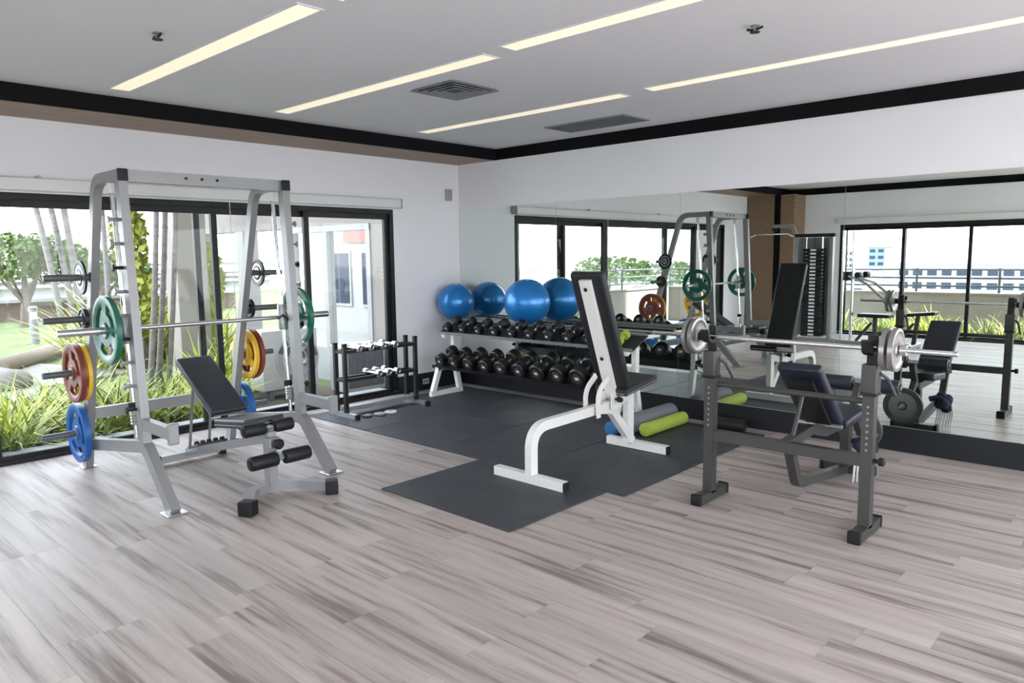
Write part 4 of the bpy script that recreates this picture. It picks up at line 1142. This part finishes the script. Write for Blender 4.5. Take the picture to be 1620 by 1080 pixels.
tree('distant_tree', (-26, -40, -4), 7, [(-26, -40, 0.4, 3.0, 3.0, 1.1), (-23, -43, 0.1, 3, 3, 1.0)], 'distant green tree over the railing seen in the mirror', 2200, 0.25, 14, 'leaf_tree_far', 'distant trees')

def palm(base, top, r, label, seed):
    t = Thing('palm', label, 'palm tree', base, 'slender palms in the garden')
    b = Vector(base); e = Vector(top)
    path = [b+(e-b)*k/8+Vector((0, 0.05*math.sin(k*.4), 0)) for k in range(9)]
    t.part('trunk', MB().tube(path, [r*(1.15-0.04*k) for k in range(9)], 10), 'palm_bark')
    for k in range(1, 13):
        c = b+(e-b)*(k/13.0)+Vector((0, 0.05*math.sin(k/13.0*8*.4), 0))
        t.part('trunk_ring', MB().lathe([(r*1.16, -0.012), (r*1.2, 0), (r*1.16, 0.012)], c, (e-b), 10), 'palm_bark')
    r_ = random.Random(seed)
    for k in range(7):
        az = k*0.9+r_.random(); m = MB()
        pts = [e+Vector((math.cos(az)*1.5*q, math.sin(az)*1.5*q, 0.55*q-1.1*q*q)) for q in (0, .25, .5, .75, 1)]
        m.tube(pts, [0.02, .018, .014, .01, .005], 5)
        for q in range(1, 16):
            f_ = q/16; c = e+Vector((math.cos(az)*1.5*f_, math.sin(az)*1.5*f_, 0.55*f_-1.1*f_*f_))
            for s_ in (-1, 1):
                strip_leaf(m, c, az+s_*1.1, 0.42*(1.1-f_*0.5), 0.012, 0.9, 0.2, 3)
        t.part('frond', m, 'leaf_yellow', smooth=False)
palm((-10, -1.62, GZ), (-10, -2.30, 4.6), 0.055, 'leftmost leaning pale palm trunk on the lawn', 1)
palm((-10, -1.40, GZ), (-10, -2.05, 4.9), 0.055, 'middle leaning pale palm trunk on the lawn', 2)
palm((-10, -1.28, GZ), (-10, -1.72, 4.7), 0.06, 'rightmost leaning pale palm trunk on the lawn', 3)
palm((-2.0, -3.08, GZ), (-2.0, -2.74, 4.2), 0.030, 'left slender palm stem of the group by the glass', 4)
palm((-2.05, -2.97, GZ), (-2.05, -2.60, 4.4), 0.030, 'middle slender palm stem of the group by the glass', 5)
palm((-2.0, -2.87, GZ), (-2.0, -2.52, 4.1), 0.026, 'right slender palm stem of the group by the glass', 6)
palm((-2.1, -3.42, GZ), (-2.1, -3.46, 4.3), 0.026, 'slender palm stem seen between the smith machine uprights', 7)

t = Thing('bollard_light', 'grey cylindrical bollard light standing on the lawn', 'bollard', (-10.9, -1.95, GZ))
t.part('post', MB().lathe([(0.085, 0), (0.085, 0.52)], (-10.9, -1.95, GZ), (0,0,1), 16), 'bollard')
t.part('lens', MB().lathe([(0.07, 0.52), (0.07, 0.68)], (-10.9, -1.95, GZ), (0,0,1), 16), 'white_coat')
t.part('cap', MB().lathe([(0.09, 0.68), (0.09, 0.76), (0.06, 0.79)], (-10.9, -1.95, GZ), (0,0,1), 16), 'bollard')
o = MB().tube(fillet([(-5.4, -4.2, 0.0), (-6.4, -3.55, 0.02), (-8.4, -2.05, 0.03), (-9.0, -0.6, 0.03)], 1.0, 6), 0.13, 12).build('log_edging', 'log', loc=(-7, -3, GZ))
tag(o, 'pale rounded log edging curving along the lawn', 'edging')
m = MB(); m.sphere((-4.9, -3.95, 0.02), 0.45, 14, 9)
m.v = [(v[0], v[1], GZ+(v[2]-GZ)*0.55+0.03*math.sin(v[0]*9+v[1]*7)) for v in m.v]
o = m.build('garden_rock', 'rock', loc=(-4.9, -3.95, GZ)); tag(o, 'flat grey boulder beside the garden path', 'rock')
t = Thing('garden_wall', 'low brown retaining wall at the back of the lawn', 'wall', (-18, 1, GZ))
t.part('wall_body', MB().box((-18.3, -5, GZ), (-18, 6, 0.42)), 'brown_wall', smooth=False)
t.part('coping', MB().box((-18.4, -5, 0.42), (-17.9, 6, 0.52)), 'far_white', smooth=False)
t = Thing('garden_pavilion', 'pale low building with slatted white eaves behind the garden wall', 'building', (-30, 4, GZ))
t.part('wall_body', MB().box((-33, -4, GZ), (-30, 14, 0.9)), 'far_white', smooth=False)
for k in range(4):
    t.part('slat', MB().box((-29.9+0.3*k*0, -4, 0.45+k*0.28), (-29.7, 14, 0.57+k*0.28)), 'ext_white', smooth=False)
t.part('roof', MB().box((-33.4, -4.2, 1.55), (-29.4, 14.2, 1.75)), 'far_roof', smooth=False)

# neighbouring wing with a covered passage to the right of the windows
t = Thing('neighbour_wing', 'beige neighbouring wing with white framed glazing outside the right sliding door', 'building', (-3, -0.6, GZ))
t.part('lintel', MB().box((-6.2, -0.6, 2.02), (-0.17, -0.35, 3.4)), 'beige_wall', smooth=False)
t.part('pier', MB().box((-1.02, -0.6, GZ), (-0.17, -0.35, 2.02)), 'beige_wall', smooth=False)
t.part('plinth', MB().box((-2.9, -0.6, GZ), (-1.02, -0.35, 0.35)), 'ext_white', smooth=False)
for x_ in (-1.02, -2.0, -2.9):
    t.part('mullion', MB().box((x_-0.09, -0.62, 0.35 if x_ > -2.5 else GZ), (x_, -0.5, 2.02)), 'ext_white', smooth=False)
t.part('transom', MB().box((-2.99, -0.625, 1.95), (-1.02, -0.5, 2.03)), 'ext_white', smooth=False)
for (a, b) in ((-1.11, -2.0), (-2.09, -2.9)):
    t.part('pane', MB().box((a, -0.56, 0.35), (b, -0.555, 1.95)), 'window_glass', smooth=False)
for x_ in (-4.35, -6.0):
    t.part('column', MB().box((x_-0.22, -0.62, GZ), (x_, -0.36, 2.02)), 'ext_white', smooth=False)
t = Thing('garden_pillar', 'tall plain beige wall pillar beyond the palm stems', 'pillar', (-4.2, -1.62, GZ))
t.part('shaft', MB().rbox((-4.2, -1.60, 1.8), (0.4, 0.46, 3.84), bev=0.01, seg=1), 'beige_wall', smooth=False)
t.part('base_course', MB().rbox((-4.2, -1.60, GZ+0.06), (0.44, 0.50, 0.12), bev=0.008, seg=1), 'concrete', smooth=False)
t = Thing('courtyard_house', 'white house with red fascia band across the passage', 'building', (-4, 3.4, GZ))
t.part('wall_body', MB().box((-9, 3.4, GZ), (-0.4, 3.7, 3.2)), 'ext_white', smooth=False)
t.part('fascia', MB().box((-7.4, 3.33, 1.92), (-3.4, 3.41, 2.25)), 'ext_red', smooth=False)
for k, x_ in enumerate((-3.2, -4.6, -5.9, -7.2)):
    f_ = t.part('window', MB().box((x_-0.9, 3.36, 0.5), (x_, 3.41, 1.75)), 'ext_white', smooth=False)
    t.part('pane', MB().box((x_-0.84, 3.345, 0.56), (x_-0.47, 3.362, 1.69)).box((x_-0.43, 3.345, 0.56), (x_-0.06, 3.362, 1.69)), 'far_window', parent=f_, smooth=False)

def condenser(name_label, x, y0, y1, z0, z1, dep, fan):
    t = Thing('air_conditioner', name_label, 'air conditioner', (x-dep/2, (y0+y1)/2, GZ), 'outdoor air conditioner units')
    t.part('casing', MB().rbox((x-dep/2, (y0+y1)/2, (z0+z1)/2), (dep, y1-y0, z1-z0), bev=0.015), 'ac_white')
    for yy in (y0+0.12, y1-0.12):
        t.part('stand', MB().box((x-dep+0.03, yy-0.03, GZ), (x-0.03, yy+0.03, z0)), 'bollard', smooth=False)
    if fan:
        c = (x+0.002, y0+(y1-y0)*0.62, (z0+z1)/2); rad = min((z1-z0), (y1-y0))*0.40
        t.part('fan_recess', MB().lathe([(rad, 0.0), (rad, 0.003)], c, (1,0,0), 28), 'grey_plastic')
        for k in range(3):
            t.part('fan_ring', MB().lathe([(rad*(0.4+0.3*k)-0.006, 0.006), (rad*(0.4+0.3*k)+0.006, 0.006), (rad*(0.4+0.3*k)+0.006, 0.014), (rad*(0.4+0.3*k)-0.006, 0.014)], c, (1,0,0), 28, closed=True), 'ac_white')
        for k in range(3):
            a_ = k*2.094+0.4
            m_ = MB(); u = Vector((0, math.cos(a_), math.sin(a_))); v = Vector((0, -u.z, u.y)); cc = Vector(c)+Vector((0.004, 0, 0))
            m_.add([cc+u*rad*.15-v*.03, cc+u*rad*.92-v*.10, cc+u*rad*.92+v*.09, cc+u*rad*.15+v*.03], [(0,1,2,3)])
            t.part('fan_blade', m_, 'ac_grille', smooth=False)
    else:
        n_ = 16
        for k in range(n_):
            yy = y0+0.04+(y1-y0-0.08)*k/(n_-1)
            t.part('fin', MB().box((x-0.001, yy-0.014, z0+0.05), (x+0.006, yy+0.014, z1-0.06)), 'ac_grille', smooth=False)
condenser('white outdoor air conditioner with round fan beyond the middle pane', -1.25, -2.05, -1.30, 0.02, 0.74, 0.32, True)
condenser('white outdoor air conditioner with dark vertical fins behind the small rack', -0.72, -1.24, -0.66, -0.05, 0.52, 0.36, False)

# terrace parapets and railings, seen in the mirror
def parapet(name_label, a, b, ztop):
    a = Vector(a); b = Vector(b); d = (b-a).normalized(); L = (b-a).length; ang = math.atan2(d.y, d.x)
    t = Thing('terrace_parapet', name_label, 'parapet', ((a+b)/2).to_tuple())
    c = (a+b)/2
    t.part('wall_body', MB().rbox((c.x, c.y, (GZ+ztop)/2), (L, 0.16, ztop-GZ), rotz(ang), bev=0), 'parapet', smooth=False)
    t.part('coping', MB().rbox((c.x, c.y, ztop+0.02), (L, 0.22, 0.04), rotz(ang), bev=0.006, seg=1), 'parapet', smooth=False)
    for z_ in (0.12, 0.28, 0.45):
        t.part('rail', MB().tube([(a.x, a.y, ztop+0.04+z_), (b.x, b.y, ztop+0.04+z_)], 0.02, 8), 'rail_metal')
    n_ = int(L/1.4)
    for k in range(n_+1):
        p = a+d*(L*k/n_)
        t.part('rail_post', MB().tube([(p.x, p.y, ztop+0.02), (p.x, p.y, ztop+0.52)], 0.024, 8), 'rail_metal')
parapet('long terrace parapet with horizontal rails facing the city, seen in the mirror', (-3.2, -10.4, GZ), (15.5, -10.4, GZ), 0.72)
parapet('side terrace parapet with rails beyond the left windows, seen in the mirror', (-3.25, -6.4, GZ), (-3.25, -10.2, GZ), 0.72)
t = Thing('terrace_column', 'plain beige column outside the end of the left windows seen in the mirror', 'pillar', (-0.9, -8.3, GZ))
t.part('shaft', MB().rbox((-0.9, -8.2, 1.7), (0.5, 0.7, 3.64), bev=0.01, seg=1), 'beige_wall', smooth=False)
t.part('base_course', MB().rbox((-0.9, -8.2, GZ+0.06), (0.54, 0.74, 0.12), bev=0.008, seg=1), 'concrete', smooth=False)

# city blocks far away, seen in the mirror
def block(x0, x1, y, z1, floors, cols, wallm, label, dep=14):
    t = Thing('city_building', label, 'building', ((x0+x1)/2, y-dep/2, -20.5), 'distant city buildings')
    t.part('wall_body', MB().box((x0, y, -20.5), (x1, y-dep, z1)), wallm, smooth=False)
    t.part('roof_edge', MB().box((x0-0.5, y+0.5, z1), (x1+0.5, y-dep, z1+0.5)), 'far_roof', smooth=False)
    shared = None
    for f_ in range(floors):
        for k in range(cols):
            wd = (x1-x0)/cols
            cx_ = x0+wd*(k+0.5); cz_ = z1-1.9-f_*3.3
            if shared is None:
                o = t.part('window', MB().box((cx_-wd*0.33, y+0.12, cz_-0.8), (cx_+wd*0.33, y-0.05, cz_+0.8)), 'far_window', smooth=False)
                shared = (o.data, cx_, cz_)
            else:
                o = bpy.data.objects.new('window', shared[0]); COL.objects.link(o); o.parent = t.o
                o.location = (cx_-shared[1], 0, cz_-shared[2])
block(-50, -8, -200, -2.0, 3, 13, 'far_white', 'long white building with rows of windows, largest of the city blocks')
block(-92, -53, -185, -3.2, 2, 11, 'far_white', 'low white building left of the largest city block')
block(-119, -111, -400, 3.4, 5, 2, 'far_blue', 'pale blue high-rise block on the skyline')
block(-135, -129, -410, 2.2, 4, 2, 'far_white', 'pale narrow tower on the skyline')
block(-120, -60, -60, -0.5, 2, 12, 'far_white', 'long low white building beyond the side railing')
